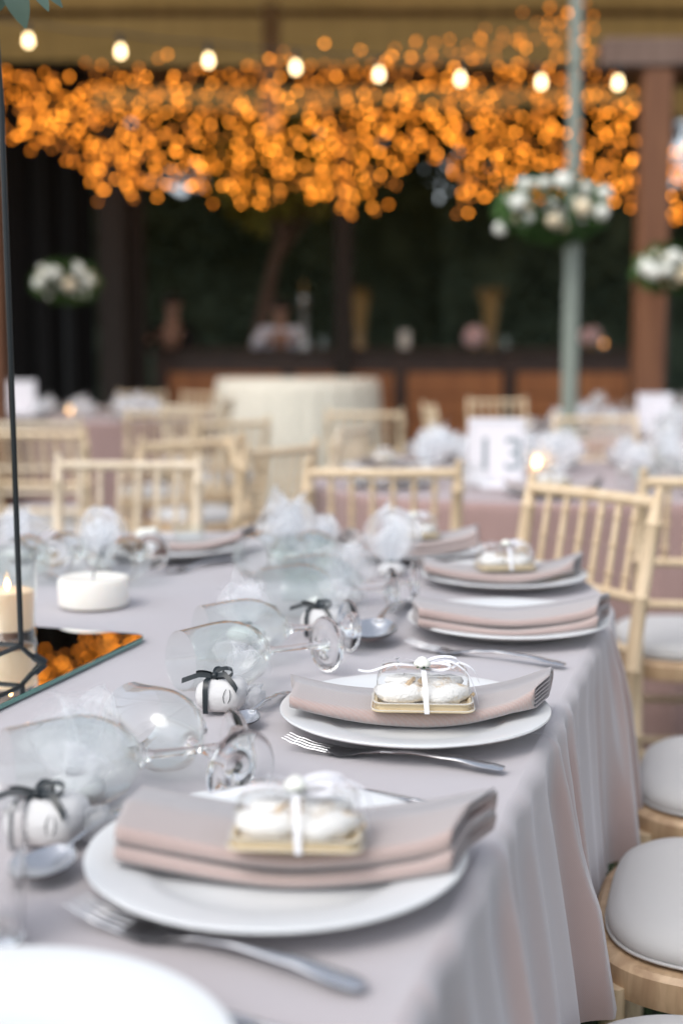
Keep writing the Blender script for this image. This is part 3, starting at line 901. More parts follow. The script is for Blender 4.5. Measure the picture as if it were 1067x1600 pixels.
table((mc.x, mc.y, 0), -R(17), .88, .75, M_cloth, .42, 3, 'dining table in the foreground under the taupe cloth',
      'greyish taupe linen cloth on the foreground table, hanging in soft folds at right', nline=520, narc=260, top_rows=40, skirt_rows=34, lam=.088)
table((1.40, 4.28, 0), R(90), .78, .74, M_rose, .06, 8, 'dining table under the rose cloth with the number 13 card',
      'dusty rose cloth on the second table, with the number 13 card on it', folds=.8, nline=160, narc=120, lam=.13)
table((2.30, 6.95, 0), R(90), .78, .74, M_rose, .06, 9, 'dining table under cloth far right, around the pale pole',
      'dusty rose cloth on the far right table below the tall flowers', folds=.8, lam=.13, nline=90, narc=70)
table((-2.45, 8.9, 0), R(90), .80, .74, M_rose, .06, 12, 'dining table under cloth far left below the black curtain',
      'dusty rose cloth on the far left table', folds=.8, lam=.13, nline=90, narc=70)
table((3.1, 9.8, 0), R(90), .78, .70, M_rose, .06, 13, 'dining table farthest right behind the red post',
      'dusty rose cloth on the farthest table at the right edge', folds=.8, lam=.13, nline=90, narc=70)
# tulle covered round table
ct = thing('round_table', 'round cocktail table under cream tulle in the middle distance', 'table', (-.34, 10.0, 0))
MB().lathe([(0, .97), (.59, .97), (.59, .995), (0, .995)], 48).build('table_top', M_cream, ct)
MB().lathe([(0, 0), (.25, 0), (.25, .02), (.04, .04), (.04, .97), (0, .97)], 20).build('pedestal', M_darkpost, ct)
for nm, mm, rr, zz, lab, amp in (('under_cloth', M_cream, .60, 1.0, 'cream under cloth reaching the lawn on the round cocktail table', .02), ('tulle_cover', M_tullecover, .625, 1.008, 'gathered cream tulle skirt over the round cocktail table', .035)):
    rnd = random.Random(4); vs = []; fs = []; N = 260; rows = 18
    ph = [(rnd.randint(20, 34), rnd.uniform(0, 6.28), rnd.uniform(.3, 1)) for _ in range(4)]
    vs.append((0, 0, zz))
    for k in range(rows):
        for i in range(N):
            a = 2 * math.pi * i / N
            w = sum(q[2] * math.sin(q[0] * a + q[1]) for q in ph) * amp * .35
            if k < 4: r = rr * (k + 1) / 4; z = zz
            else:
                h = (k - 3) / (rows - 4); r = rr + .006 + h * .07 + w * (.3 + h); z = zz - .01 - h * (zz - .04)
            vs.append((r * math.cos(a), r * math.sin(a), z))
    for i in range(N): fs.append((0, 1 + i, 1 + (i + 1) % N))
    for k in range(rows - 1):
        for i in range(N):
            j = (i + 1) % N; fs.append((1 + k * N + i, 1 + k * N + j, 1 + (k + 1) * N + j, 1 + (k + 1) * N + i))
    o = MB().add(vs, fs).build(nm, mm, sharp=0); o.location = (-.34, 10.0, 0); tag(o, lab, 'table cover')

# ================================================================ TABLEWARE
ZT = TZ + .0022
# --- plate
PL = [(0, .0085), (.070, .0085), (.090, .0093), (.097, .0115), (.103, .0145), (.112, .0165), (.130, .0196), (.1430, .0220), (.1465, .0218), (.1472, .0200), (.1450, .0180), (.130, .0145), (.108, .0090), (.094, .0045), (.088, .0), (.082, .0), (.080, .003), (0, .003)]
plate_me = MB().lathe(PL, 96).mesh('plate', M_porc, 60)
def plate(p, label, group='white china plates'):
    o = put('plate', plate_me, loc=(p.x, p.y, ZT)); return tag(o, label, 'plate', group)
# --- napkin
def napkin_mesh(seed, two, Ln=.278, W=.105, sag=.019):
    rnd = random.Random(seed)
    def section(hh, w, turns):
        pts = []
        for k in range(turns):
            h = hh - .0030 * k; wf = w / 2 - .0022 * k
            if h < .0015: break
            # top going to front
            pts.append((w / 2 - .010 - .006 * k, h)); pts.append((.0, h * 1.06)); pts.append((-wf + h, h))
            for a in range(1, 8):
                an = R(90 + 180 * a / 8); pts.append((-wf + h + h * math.cos(an) * 1.15, h * math.sin(an)))
            pts.append((-wf + h, -h)); pts.append((0, -h)); pts.append((w / 2 - .008 - .004 * k, -h))
            for a in range(1, 6):
                an = R(-90 + 180 * a / 6); hq = h - .0015; pts.append((w / 2 - .008 - .004 * k + hq * math.cos(an), hq * math.sin(an)))
        return pts
    mb = MB()
    layers = [(.0078, W, 3, -.004, 0)] if not two else [(.0068, W, 2, .0075, .0), (.0056, W * .96, 2, -.0048, -.006)]
    for hh, w, turns, zo, yo in layers:
        sec = section(hh, w, turns); loops = []
        NS = 44
        for i in range(NS + 1):
            t = i / NS; x = -Ln / 2 + Ln * t
            u = 2 * t - 1
            z = sag * (.15 * abs(u) + .85 * u * u) * (1.12 if u > 0 else 1.0) + .0085
            yb = .006 * math.cos(u * 2.2) * -1 + .0018 * math.sin(u * 5 + seed)
            puff = 1 + .10 * math.sin(u * 4 + seed) + (.55 * max(0, u - .75) / .25)
            l = []
            for j, (y, zz) in enumerate(sec):
                nz = noise.noise(Vector((x * 14, y * 22, seed))) * .0014
                sk_ = max(0, (u - .2) / .8) ** 2
                l.append((x + .003 * math.sin(y * 60 + seed) + .38 * y * sk_, y + yb + yo + noise.noise(Vector((x * 9, zz * 80, seed + 3))) * .0015, z + zo + hh + zz * puff + nz))
            loops.append(l)
        mb.loft(loops, cap=False, closed=False)
    me = mb.mesh('napkin', M_nap, 0)
    return me
nap1 = napkin_mesh(2, False); nap2 = napkin_mesh(5, True, .270, .105, .0135)
def napkin(p, rot, label, two=False, me=None, group='folded taupe napkins'):
    o = put('napkin', me or (nap2 if two else nap1), loc=(p.x, p.y, ZT + .0068), rot=(0, 0, rot))
    md = o.modifiers.new('thick', 'SOLIDIFY'); md.thickness = .0011
    return tag(o, label, 'napkin', group)
# --- cutlery: built along +x from tip (x=0) to handle end (x=.205)
def bez(tab, x):
    for (x0, *a), (x1, *b) in zip(tab, tab[1:]):
        if x <= x1:
            f = (x - x0) / (x1 - x0); f = f * f * (3 - 2 * f)
            return [p + (q - p) * f for p, q in zip(a, b)]
    return list(tab[-1][1:])
def blade(mb, tab, x0, x1, n, M=None, yo=0):
    loops = []
    for i in range(n + 1):
        x = x0 + (x1 - x0) * i / n
        hw, z, th = bez(tab, x)
        hw = max(hw, .0004)
        l = []
        for k in range(12):
            a = 2 * math.pi * k / 12
            l.append((x, yo + hw * math.cos(a) * (1 if abs(math.cos(a)) < .8 else 1), z + th * math.sin(a)))
        loops.append(l)
    mb.loft(loops, True, M)
def fork_mesh():
    mb = MB()
    handle = [(.070, .0110, .0015, .0012), (.082, .0060, .0035, .0014), (.100, .0032, .0058, .0019), (.125, .0040, .0082, .0021), (.165, .0062, .0078, .0019), (.200, .0088, .0045, .0016), (.210, .0078, .0036, .0014), (.213, .0050, .0034, .0010)]
    body = [(.046, .0120, .0020, .0009), (.060, .0128, .0002, .0010), (.070, .0110, .0015, .0012)]
    blade(mb, body + handle[1:], .046, .213, 60)
    for k in range(4):
        yo = -.0093 + .0062 * k
        tb = [(0, .0007, .0095, .0006), (.012, .0016, .0065, .0008), (.030, .0021, .0032, .0009), (.050, .0024, .0016, .0009)]
        blade(mb, tb, 0, .050, 14, yo=yo)
    return mb.mesh('fork', M_steel, 50)
def spoon_mesh():
    mb = MB(); n = 22; m = 12; L = []
    # bowl: ellipsoidal dish, double sided
    for sgn, dz in ((1, 0), (-1, -.0011)):
        vs = []; fs = []
        for i in range(n + 1):
            t = i / n; x = .060 * t
            hw = .0205 * math.sin(math.pi * min(1, t ** .85 * .97 + .015)) ** .62 + .001
            for j in range(m + 1):
                v = -1 + 2 * j / m
                dep = .010 * (1 - v * v) * math.sin(math.pi * t) ** .7
                vs.append((x, hw * v, .0105 - dep + dz + .0035 * t))
        for i in range(n):
            for j in range(m):
                a = i * (m + 1) + j; f = (a, a + m + 1, a + m + 2, a + 1)
                fs.append(f if sgn > 0 else tuple(reversed(f)))
        mb.add(vs, fs)
    tab = [(.055, .0045, .0135, .0010), (.070, .0030, .0135, .0018), (.100, .0028, .0150, .0019), (.150, .0050, .0110, .0016), (.190, .0085, .0040, .0014), (.200, .0068, .0026, .0012), (.203, .0028, .0025, .0008)]
    blade(mb, tab, .056, .203, 44)
    return mb.mesh('spoon', M_steel, 60)
def knife_mesh():
    mb = MB()
    tab = [(0, .0006, .004, .0004), (.02, .006, .003, .0006), (.07, .0098, .002, .0008), (.105, .0095, .002, .0010), (.118, .005, .003, .0022), (.17, .0072, .0038, .003), (.215, .0085, .0042, .0032), (.22, .005, .0042, .002)]
    blade(mb, tab, 0, .22, 50)
    return mb.mesh('knife', M_steel, 50)
ME = {'fork': fork_mesh(), 'spoon': spoon_mesh(), 'knife': knife_mesh()}
def cutlery(kind, tip, end, label, zoff=0):
    d = end - tip; a = math.atan2(d.y, d.x)
    s = d.length / {'fork': .213, 'spoon': .203, 'knife': .22}[kind]
    o = put(kind, ME[kind], loc=(tip.x, tip.y, ZT + .0005 + zoff), rot=(0, 0, a), scale=(s, s, s))
    return tag(o, label, kind)
# --- wine glass, local: foot at origin, axis +z
def glass_mesh(k=1.0, bowl_r=.0425, name='wine_glass', m=None, seg=56):
    H = .215 * k; b = bowl_r
    outer = [(.0, .0), (.030, .0), (.0352, .0008), (.0358, .0018), (.034, .0026), (.022, .0042), (.010, .0075), (.0052, .014), (.0040, .030), (.0038, .060), (.0044, .082), (.0075, .092), (b * .45, .1005), (b * .78, .115), (b * .96, .135), (b, .152), (b * .965, .172), (b * .90, .192), (b * .845, .2120), (b * .842, .2150)]
    inner = [(b * .84 - .0006, .2158), (b * .835 - .0009, .2150), (b * .895 - .0012, .192), (b * .96 - .0012, .172), (b - .0012, .152), (b * .955 - .0012, .135), (b * .77 - .0013, .1165), (b * .43, .1030), (.008, .0975), (0, .0962)]
    return MB().lathe([(r, z * k) for r, z in outer + inner], seg).mesh(name, m or M_glass, 80)
def thin_glass_mesh():
    b = .0425
    pr = [(.0, .001), (.0355, .001), (.022, .0042), (.0052, .014), (.0040, .045), (.0046, .085), (b * .45, .1005), (b * .78, .115), (b * .96, .135), (b, .152), (b * .965, .172), (b * .845, .215)]
    return MB().lathe(pr, 24).mesh('wine_glass', M_thin, 80)
gl_thin = thin_glass_mesh()
def glass_parts(k=1.0, b=.0425, seg=56):
    foot = [(0, .0012), (.012, .0006), (.030, 0), (.0352, .0008), (.0360, .0022), (.0345, .0034), (.022, .0048), (.010, .0075), (.0058, .0125), (0, .0125)]
    stem = [(0, .0127), (.0056, .0127), (.0048, .020), (.0040, .036), (.0038, .060), (.0044, .082), (.0075, .0915), (.0125, .0945), (0, .0947)]
    bowl = [(.0, .0950), (.0128, .0950), (b * .45, .0995), (b * .78, .1145), (b * .96, .135), (b, .152), (b * .965, .172), (b * .90, .192), (b * .845, .2120), (b * .840, .2155), (b * .826, .2150), (b * .88, .192), (b * .945, .172), (b * .98, .152), (b * .94, .136), (b * .76, .1160), (b * .43, .1015), (0, .0985)]
    return [(n_, MB().lathe([(r, z * k) for r, z in p_], seg).mesh(n_, m_, 80)) for n_, p_, m_ in (('foot', foot, M_glass), ('stem', stem, M_glass), ('bowl', bowl, M_thin))]
GP = {'big': glass_parts(), 'small': glass_parts(.92, .040)}
gl_me, gl_small = 'big', 'small'
def lay_glass(foot, direction, label, me=None, roll=0, z=ZT, fr=.0358, br=.0425, k=1.0):
    """glass lying down; foot centre (x,y) given, direction foot->mouth"""
    d = Vector((direction[0], direction[1], 0)).normalized()
    # contact: foot edge at axial 0, radius fr ; bowl max at .152k radius br
    tilt = math.atan2(br - fr, .152 * k)
    ax = (d * math.cos(tilt) + Vector((0, 0, math.sin(tilt)))).normalized()
    zc = fr * math.cos(tilt) + .0006
    q = ax.to_track_quat('Z', 'Y')
    o = put('wine_glass', None if isinstance(me, str) else me, loc=(foot.x, foot.y, z + zc)); o.rotation_mode = 'QUATERNION'
    if isinstance(me, str):
        for n_, m_ in GP[me]: put(n_, m_, o)
    from mathutils import Quaternion
    o.rotation_quaternion = q @ Quaternion((0, 0, 1), roll)
    return tag(o, label, 'wine glass', 'wine glasses laid on their sides')

P = [Vector((-.200, .640, 0)), Vector((-.050, .955, 0)), Vector((.080, 1.362, 0)), Vector((.244, 1.850, 0)), Vector((.288, 2.245, 0)), Vector((.145, 2.56, 0)), Vector((-.345, 2.58, 0))]
plate(P[0], 'white plate cut off by the bottom left corner of the photo')
plate(P[1], 'white plate in the foreground under the blurred double folded napkin')
plate(P[2], 'white plate in sharp focus under the napkin with the sharp cake box')
plate(P[3], 'white plate with only a folded napkin and no box on it')
plate(P[4], 'white plate at the far right curve of the table under a napkin and box')
plate(P[5], 'white plate farthest along the table behind the upright tulle')
plate(P[6], 'white plate at the far left end holding a small box')
napkin(P[1] + Vector((.016, .006, 0)), R(-4), 'blurred taupe napkin in two layers on the foreground plate', True)
napkin(P[2] + Vector((.006, .004, 0)), R(1), 'sharp taupe napkin sagging across the plate in focus')
napkin(P[3] + Vector((-.004, -.035, 0)), R(0), 'taupe napkin in two layers on the plate without a box', True)
napkin(P[4] + Vector((-.005, -.012, 0)), R(2), 'taupe napkin under the white ribboned box at the far right plate')
napkin(P[5] + Vector((.0, .0, 0)), R(14), 'taupe napkin on the farthest plate, tilted upward to the right', True)
# forks etc.
cutlery('fork', onz(447, 1168, TZ), onz(787, 1211, TZ), 'sharp steel fork in front of the focused plate')
cutlery('fork', onz(636, 1013, TZ), onz(882, 1046, TZ), 'steel fork in front of the plate without a box')
cutlery('fork', onz(118, 1432, TZ), onz(568, 1556, TZ), 'large blurred steel fork in front of the foreground plate')
cutlery('fork', onz(240, 900, TZ), onz(330, 884, TZ) + Vector((.06, .06, 0)), 'dark steel fork by the far left plate')
cutlery('knife', onz(560, 1238, TZ), onz(727, 1272, TZ), 'steel knife peeking out behind the foreground plate')
cutlery('fork', onz(640, 945, TZ), onz(850, 968, TZ), 'steel fork mostly hidden between the two far right plates')
cutlery('spoon', onz(42, 1396, TZ), onz(236, 1258, TZ), 'blurred steel spoon left of the foreground plate')
cutlery('spoon', onz(568, 1018, TZ), onz(640, 945, TZ), 'small dark spoon left of the plate without a box')
cutlery('spoon', onz(368, 1148, TZ) , onz(452, 1086, TZ), 'steel spoon whose bright handle ends left of the focused plate')
cutlery('knife', onz(300, 1580, TZ) , onz(520, 1640, TZ), 'steel knife end at the bottom edge by the corner plate')

# --- fallen glasses on main table
lay_glass(Vector((-.018, 1.600, 0)), (-.78, -.60), 'clear wine glass lying with sharp round foot, left behind the focused plate', gl_me, .3)
lay_glass(Vector((.012, 1.715, 0)), (-.87, -.42), 'clear wine glass lying just behind the sharp one', gl_me, 1.0)
lay_glass(Vector((-.098, 1.168, 0)), (-.86, -.45), 'large blurred wine glass lying at left, its foot beside the foreground box', gl_me, 2.0)
lay_glass(Vector((-.088, 1.098, 0)), (-.62, .78), 'wine glass lying over the black ribbon favour, bowl to the left', gl_small, 0.5, k=.92, br=.040)
lay_glass(Vector((.080, 1.985, 0)), (-.88, -.30), 'wine glass lying with its round foot left of the plate without a box', gl_me, .2)
lay_glass(Vector((.120, 2.06, 0)), (-.90, -.15), 'wine glass lying behind, its foot near the far right napkin', gl_me, 1.2)
lay_glass(Vector((-.10, 2.47, 0)), (-.30, -.95), 'wine glass lying with its mouth to the camera, right of the far left plate', gl_me, 1.2)
lay_glass(Vector((.02, 2.45, 0)), (-.5, -.85), 'blurred wine glass lying below the tall tulle tuft', gl_me, .8)
lay_glass(Vector((-.36, 2.40, 0)), (-.15, -1), 'wine glass lying mouth forward behind the white candle', gl_me, .8)
lay_glass(Vector((-.47, 2.45, 0)), (-.2, -1), 'wine glass lying behind the left part of the white candle', gl_me, .1)
lay_glass(Vector((-.55, 2.42, 0)), (-.1, -1), 'wine glass lying behind the lit candle at the left edge', gl_me, 2.1)
lay_glass(Vector((.09, 2.36, 0)), (-.9, -.3), 'wine glass lying under the upright tulle by the farthest plate', gl_me, 2.1)
# tumbler at left edge
q = onz(-34, 1478, TZ)
lathe_thing('tumbler', [(0, 0), (.028, 0), (.031, .002), (.035, .10), (.0342, .1005), (.0335, .10), (.0295, .006), (0, .006)], M_glass, (q.x, q.y, ZT), 'clear tumbler cut off by the lower left edge', 'glass', 40)

# --- ribbons helpers
def loop_pts(length, height, ang, n=14, twist=.3):
    """one bow loop in local space from origin outward along ang"""
    pts = []; d = Vector((math.cos(ang), math.sin(ang), 0)); s = Vector((-math.sin(ang), math.cos(ang), 0))
    for i in range(n + 1):
        t = i / n; a = 2 * math.pi * t
        r = length * (1 - math.cos(a)) / 2
        pts.append(d * r + Vector((0, 0, height * math.sin(a) * .6 + height * .35 * (1 - math.cos(a)) / 2)) + s * twist * .01 * math.sin(a))
    return pts
# --- cake box
def cake_box_proto():
    t = thing('cake_box', 'x', 'cake box')
    def rr(hw, hd, r, n=5):
        return rrect(hw, hw, hd, hd, r, n)
    def ins(o, levels): # uniform offset via scaling per axis
        return levels
    lv = [(.052, .036, .0), (.0535, .0375, .0012), (.0535, .0375, .0024), (.049, .033, .0032), (.0485, .0325, .0085), (.0505, .0345, .0090), (.0505, .0345, .0100), (.048, .032, .0102), (.046, .030, .005), (.02, .012, .0045)]
    MB().loft([[(x, y, z) for x, y in rr(a, b, .010)] for a, b, z in lv], cap=True).build('tray', M_gold, t)
    lid = [(.0535, .0375, .0030), (.0520, .0360, .0036), (.0510, .0350, .0112), (.0517, .0357, .0120), (.0492, .0332, .0135), (.0485, .0325, .0330), (.0470, .0310, .0400), (.0440, .0280, .0450), (.0390, .0230, .0475), (.02, .01, .0482)]
    MB().loft([[(x, y, z) for x, y in rr(a, b, max(.004, min(.012, b * .45)))] for a, b, z in lid], cap=True).build('lid', M_film, t, sharp=60)
    for hw_, hd_, z_, r_ in ((.0535, .0375, .0030, .0007), (.0516, .0356, .0118, .0008), (.0440, .0280, .0450, .0004)):
        pl_ = [(x, y, z_) for x, y in rr(hw_, hd_, .011)]
        MB().tube(pl_ + [pl_[0]], r_, 6, cap=False).build('lid_rim_highlight', M_lidhighlight, t)  # pale tubes paint highlight strokes along the lid's rims and shoulder
    rnd = random.Random(3)
    for (x, y, z, s, mm) in ((-.022, -.006, .0165, 1.28, M_sugar), (.021, -.008, .0160, 1.30, M_sugar), (.0, .014, .020, 1.25, M_sugar), (-.020, .010, .0265, .85, M_sugar), (.020, .008, .0260, .95, M_sugar), (.042, .002, .012, .5, M_biscuit)):
        mb = MB(); L = []
        for k in range(7):
            ph = R(-80 + 160 * k / 6)
            L.append([Vector((x + s * .022 * math.cos(ph) * math.cos(a) * (1 + .45 * noise.noise(Vector((math.cos(a) * 1.3, math.sin(a) * 1.3, x * 99)))), y + s * .015 * math.cos(ph) * math.sin(a) * (1 + .45 * noise.noise(Vector((math.cos(a) * 1.3, math.sin(a) * 1.3, x * 77 + 5)))), z + s * .0095 * math.copysign(abs(math.sin(ph)) ** .6, math.sin(ph)) * (1 + .35 * noise.noise(Vector((math.cos(a) * 3, math.sin(a) * 3, k * .7 + x * 90)))))) for a in [2 * math.pi * j / 16 for j in range(16)]])
        mb.loft(L, True).build('cookie', mm, t, sharp=0)
    for (x, y, z, a, b) in ((-.001, -.002, .030, .9, .5), (-.016, -.004, .028, -.6, 1.2), (.030, -.006, .022, .3, .8)):
        M_ = T(x, y, z) @ Matrix.Rotation(a, 4, 'Y') @ Matrix.Rotation(b, 4, 'Z')
        MB().loft([[(-.009, -.005, q), (.010, -.006, q), (.002, .008, q)] for q in (-.0018, .0018)], True, M_).build('wafer', M_biscuit, t)
    # ribbon band round the box (side-on loop in the y,z plane) and along x
    b1 = [(.004, -.0385, -.0005), (.004, -.039, .002), (.003, -.0368, .016), (.002, -.0335, .034), (.001, -.0295, .0465), (0, -.012, .0500), (0, .012, .0500), (0, .0295, .0465), (0, .0335, .034), (0, .0368, .016), (0, .039, .002)]
    w = Vector((.0026, 0, 0))
    rb = MB().strip(b1, [w] * len(b1))
    rb.build('ribbon_band', M_ribbon, t, sharp=0)
    bw = MB()
    c0 = Vector((0, -.004, .0505))
    for ang, ln, hh in ((R(172), .043, .012), (R(10), .038, .014), (R(200), .030, .008), (R(-15), .030, .006), (R(150), .032, .010), (R(35), .036, .010)):
        pt = [c0 + p for p in loop_pts(ln, hh, ang)]
        sd = Vector((-math.sin(ang), math.cos(ang), .35)).normalized() * .0024
        bw.strip(pt, [sd] * len(pt))
    for pp in ([(0, 0, 0), (-.03, .0, .002), (-.055, -.004, -.006), (-.068, -.006, -.004)], [(0, 0, 0), (.026, .004, .006), (.046, .000, -.008), (.055, -.006, -.030), (.058, -.010, -.046)], [(0, 0, 0), (.02, .006, .008), (.05, .012, -.004), (.06, .010, -.025)]):
        pt = [c0 + Vector(p) for p in pp]
        # smooth
        fine = []
        for i in range(len(pt) - 1):
            for k in range(5):
                f = k / 5; p0 = pt[max(0, i - 1)]; p1 = pt[i]; p2 = pt[i + 1]; p3 = pt[min(len(pt) - 1, i + 2)]
                fine.append(.5 * ((2 * p1) + (p2 - p0) * f + (2 * p0 - 5 * p1 + 4 * p2 - p3) * f * f + (3 * p1 - p0 - 3 * p2 + p3) * f ** 3))
        fine.append(pt[-1])
        bw.strip(fine, [Vector((0, .0022, .0008))] * len(fine))
    bw.build('bow', M_ribbon, t, sharp=0)
    fl = MB(); fc = Vector((-.001, -.010, .0575))
    for ring, (nn, rr_, hh, sz) in enumerate(((7, .0060, .0, .0050), (6, .0038, .003, .0042), (4, .0018, .0048, .0030))):
        for k in range(nn):
            a = 2 * math.pi * k / nn + ring
            c = fc + Vector((math.cos(a) * rr_, math.sin(a) * rr_, hh)); o_ = Vector((math.cos(a), math.sin(a), .5)).normalized(); s_ = Vector((-math.sin(a), math.cos(a), 0)); u_ = o_.cross(s_)
            L = []
            for q in range(5):
                ph = R(-70 + 140 * q / 4); L.append([c + s_ * sz * math.cos(ph) * math.cos(b) + o_ * sz * .45 * math.cos(ph) * math.sin(b) + u_ * sz * math.sin(ph) for b in [j * math.pi / 4 for j in range(8)]])
            fl.loft(L, True)
    f = fl.build('flower', M_petal, t, sharp=0)
    lf = MB()
    for a in (-2.2, -1.3, -.7, .3, 2.5):
        d = Vector((math.cos(a), math.sin(a), -.25)); s_ = Vector((-math.sin(a), math.cos(a), 0)) * .0022
        lf.strip([fc + Vector((0, 0, -.003)) + d * q for q in (0, .005, .010)], [s_ * .4, s_, s_ * .1])
    lf.build('leaf', M_leaf, f, sharp=0)
    return t
box0 = cake_box_proto()
for c_ in COL.objects:
    if c_.parent == box0 or (c_.parent and c_.parent.parent == box0): c_.data.transform(Matrix.Diagonal((1, 1, .82, 1)))
BZ = ZT + .0068 + .0275
gbox = 'clear cake boxes tied with white ribbon'
bp_ = onz(660, 1108, TZ + .03)
box0.location = (bp_.x, bp_.y, BZ); box0.rotation_euler = (R(1), 0, R(-3)); box0['label'] = 'sharp clear cake box with gold tray and white bow on the focused napkin'; box0['group'] = gbox
p = onz(466, 1312, TZ + .045); copy_tree(box0, (p.x, p.y, BZ + .0115), (0, 0, R(-4)), 'blurred clear cake box with white bow on the foreground napkin', gbox, .92)
p = onz(788, 892, TZ + .03); copy_tree(box0, (p.x, p.y, BZ), (0, 0, R(6)), 'clear cake box with raised ribbon tail on the far right napkin', gbox, .95)
p = onz(700, 852, TZ + .03); copy_tree(box0, (p.x - .07, p.y + .02, BZ + .010), (0, 0, R(10)), 'clear cake box on the farthest plate behind the tulle', gbox, .95)
# raised ribbon tail of far box
# --- tulle favour
def tulle_fan(mb, R1, H1, seed, base, axis, ruff=9, n=16, rows=14, **k_):
    """gathered tulle: overlapping rounded sheets that flare out of the tied neck"""
    rnd = random.Random(seed); ax = Vector(axis).normalized(); a_ = ax.orthogonal().normalized(); b_ = ax.cross(a_)
    N = 5
    for q in range(N):
        an = 2 * math.pi * (q + rnd.uniform(-.3, .3)) / N
        o = a_ * math.cos(an) + b_ * math.sin(an); s_ = ax.cross(o)
        Ln = H1 * rnd.uniform(.75, 1.15); W = R1 * rnd.uniform(.85, 1.25); lean = rnd.uniform(.15, .8); p0 = rnd.uniform(0, 6.28); cup = rnd.uniform(.2, .7)
        loops = []
        for k in range(rows + 1):
            t = k / rows
            w = W * (.06 + .94 * (math.sin(math.pi * t) if t < .5 else math.sqrt(max(0, 1 - ((t - .5) / .5) ** 2))) ** .9)
            c = Vector(base) + ax * Ln * (t - .22 * lean * t * t) + o * Ln * lean * .62 * t ** 1.7
            l = []
            for i in range(n + 1):
                v = -1 + 2 * i / n
                f = math.sin(v * 6 + p0) * .0045 * t + math.sin(v * 11 + p0 * 2 + t * 3) * .0012 * t
                l.append(c + s_ * w * v + o * (f - cup * W * v * v * .6 * t) + ax * (.10 * Ln * t * math.sin(v * 4 + p0) - .14 * Ln * v * v * t))
            loops.append(l)
        mb.loft(loops, cap=False, closed=False)
def favour_proto(axis=(0, 0, 1)):
    t = thing('wrapped_favour', 'x', 'favour')
    mb = MB(); L = []
    for k in range(11):
        ph = R(-88 + 176 * k / 10)
        c_, s_ = math.cos(ph), math.sin(ph)
        L.append([Vector((.030 * (abs(c_) ** .6) * (1 if c_ > 0 else -1) * math.copysign(abs(math.cos(a)) ** .55, math.cos(a)) * (1 + .05 * noise.noise(Vector((math.cos(a) * 2, math.sin(a) * 2, k * .5)))),
                          .026 * (abs(c_) ** .6) * math.copysign(abs(math.sin(a)) ** .55, math.sin(a)) * (1 + .10 * noise.noise(Vector((math.cos(a) * 2, math.sin(a) * 2, k * .5)))),
                          .021 + .021 * math.copysign(abs(s_) ** .8, s_))) for a in [2 * math.pi * j / 28 for j in range(28)]])
    mb.loft(L, True).build('pouch', M_pouch, t, sharp=0)
    # second lump
    mb = MB(); L = []
    for k in range(9):
        ph = R(-86 + 172 * k / 8)
        L.append([Vector((.036 + .015 * math.cos(ph) * math.cos(a), .008 + .014 * math.cos(ph) * math.sin(a), .0145 + .014 * math.sin(ph))) * (1 + .25 * noise.noise(Vector((math.cos(a) * 2.5, math.sin(a) * 2.5, k * .8)))) for a in [2 * math.pi * j / 20 for j in range(20)]])
    mb.loft(L, True).build('tulle_knot', M_tulle2, t, sharp=0)
    rb = MB()
    pts = [(-.014, -.0262 * 1.0, .002), (-.014, -.0275, .012), (-.014, -.0275, .030), (-.014, -.023, .0405), (-.012, -.008, .0435), (-.010, .010, .0435), (-.010, .024, .038), (-.010, .0275, .02), (-.010, .026, .003)]
    rb.strip(pts, [Vector((.0032, 0, 0))] * len(pts))
    rb.build('ribbon_band', M_black, t, sharp=0)
    bw = MB(); c0 = Vector((-.006, -.012, .0455))
    for ang, ln, hh in ((R(185), .022, .007), (R(20), .022, .009), (R(60), .016, .008)):
        pt = [c0 + p for p in loop_pts(ln, hh, ang)]
        sd = Vector((-math.sin(ang), math.cos(ang), .8)).normalized() * .0030
        bw.strip(pt, [sd] * len(pt))
    bw.strip([c0, c0 + Vector((-.018, -.004, .001)), c0 + Vector((-.038, -.008, -.006))], [Vector((0, .001, .003))] * 3)
    bw.strip([c0, c0 + Vector((.014, -.006, .003)), c0 + Vector((.026, -.012, -.008)), c0 + Vector((.030, -.014, -.014))], [Vector((.001, .002, .0026))] * 4)
    bw.lathe([(0, -.004), (.004, -.003), (.005, 0), (.004, .003), (0, .004)], 10, M=T(*c0))
    bw.build('bow', M_black, t, sharp=0)
    mk = MB()
    for s in (-1, 1):
        pt = [Vector((.012 + s * (.0042 - .0022 * abs(q) ** 2 * 1.0) + .001 * q, -.0268 - .0008 * (1 - q * q) + .0004 * abs(q), .024 + .0085 * q)) for q in (-1, -.5, 0, .5, 1)]
        mk.strip(pt, [Vector((.00045, 0, 0))] * 5)
    mk.build('printed_mark', M_black, t, sharp=0)
    tf = MB(); tulle_fan(tf, .040, .055, 4, (.012, .010, .040), (.45, .35, 1), ruff=7)
    tf.build('tulle', M_tulle, t, sharp=0)
    return t
fav = favour_proto()
gf = 'white wrapped favours with black bows'
p = onz(72, 1335, TZ); fav.location = (p.x, p.y + .022, ZT); fav.rotation_euler = (0, 0, R(-12)); fav['label'] = 'blurred white favour with black ribbon at the lower left, beside the spoon'; fav['group'] = gf
p = onz(345, 1120, TZ); copy_tree(fav, (p.x, p.y + .02, ZT), R(-8), 'sharp white favour with black bow and printed mark behind a fallen glass', gf, .95)
p = onz(505, 1000, TZ); copy_tree(fav, (p.x, p.y + .02, ZT), R(-25), 'white favour with black bow left of the small dark spoon', gf)
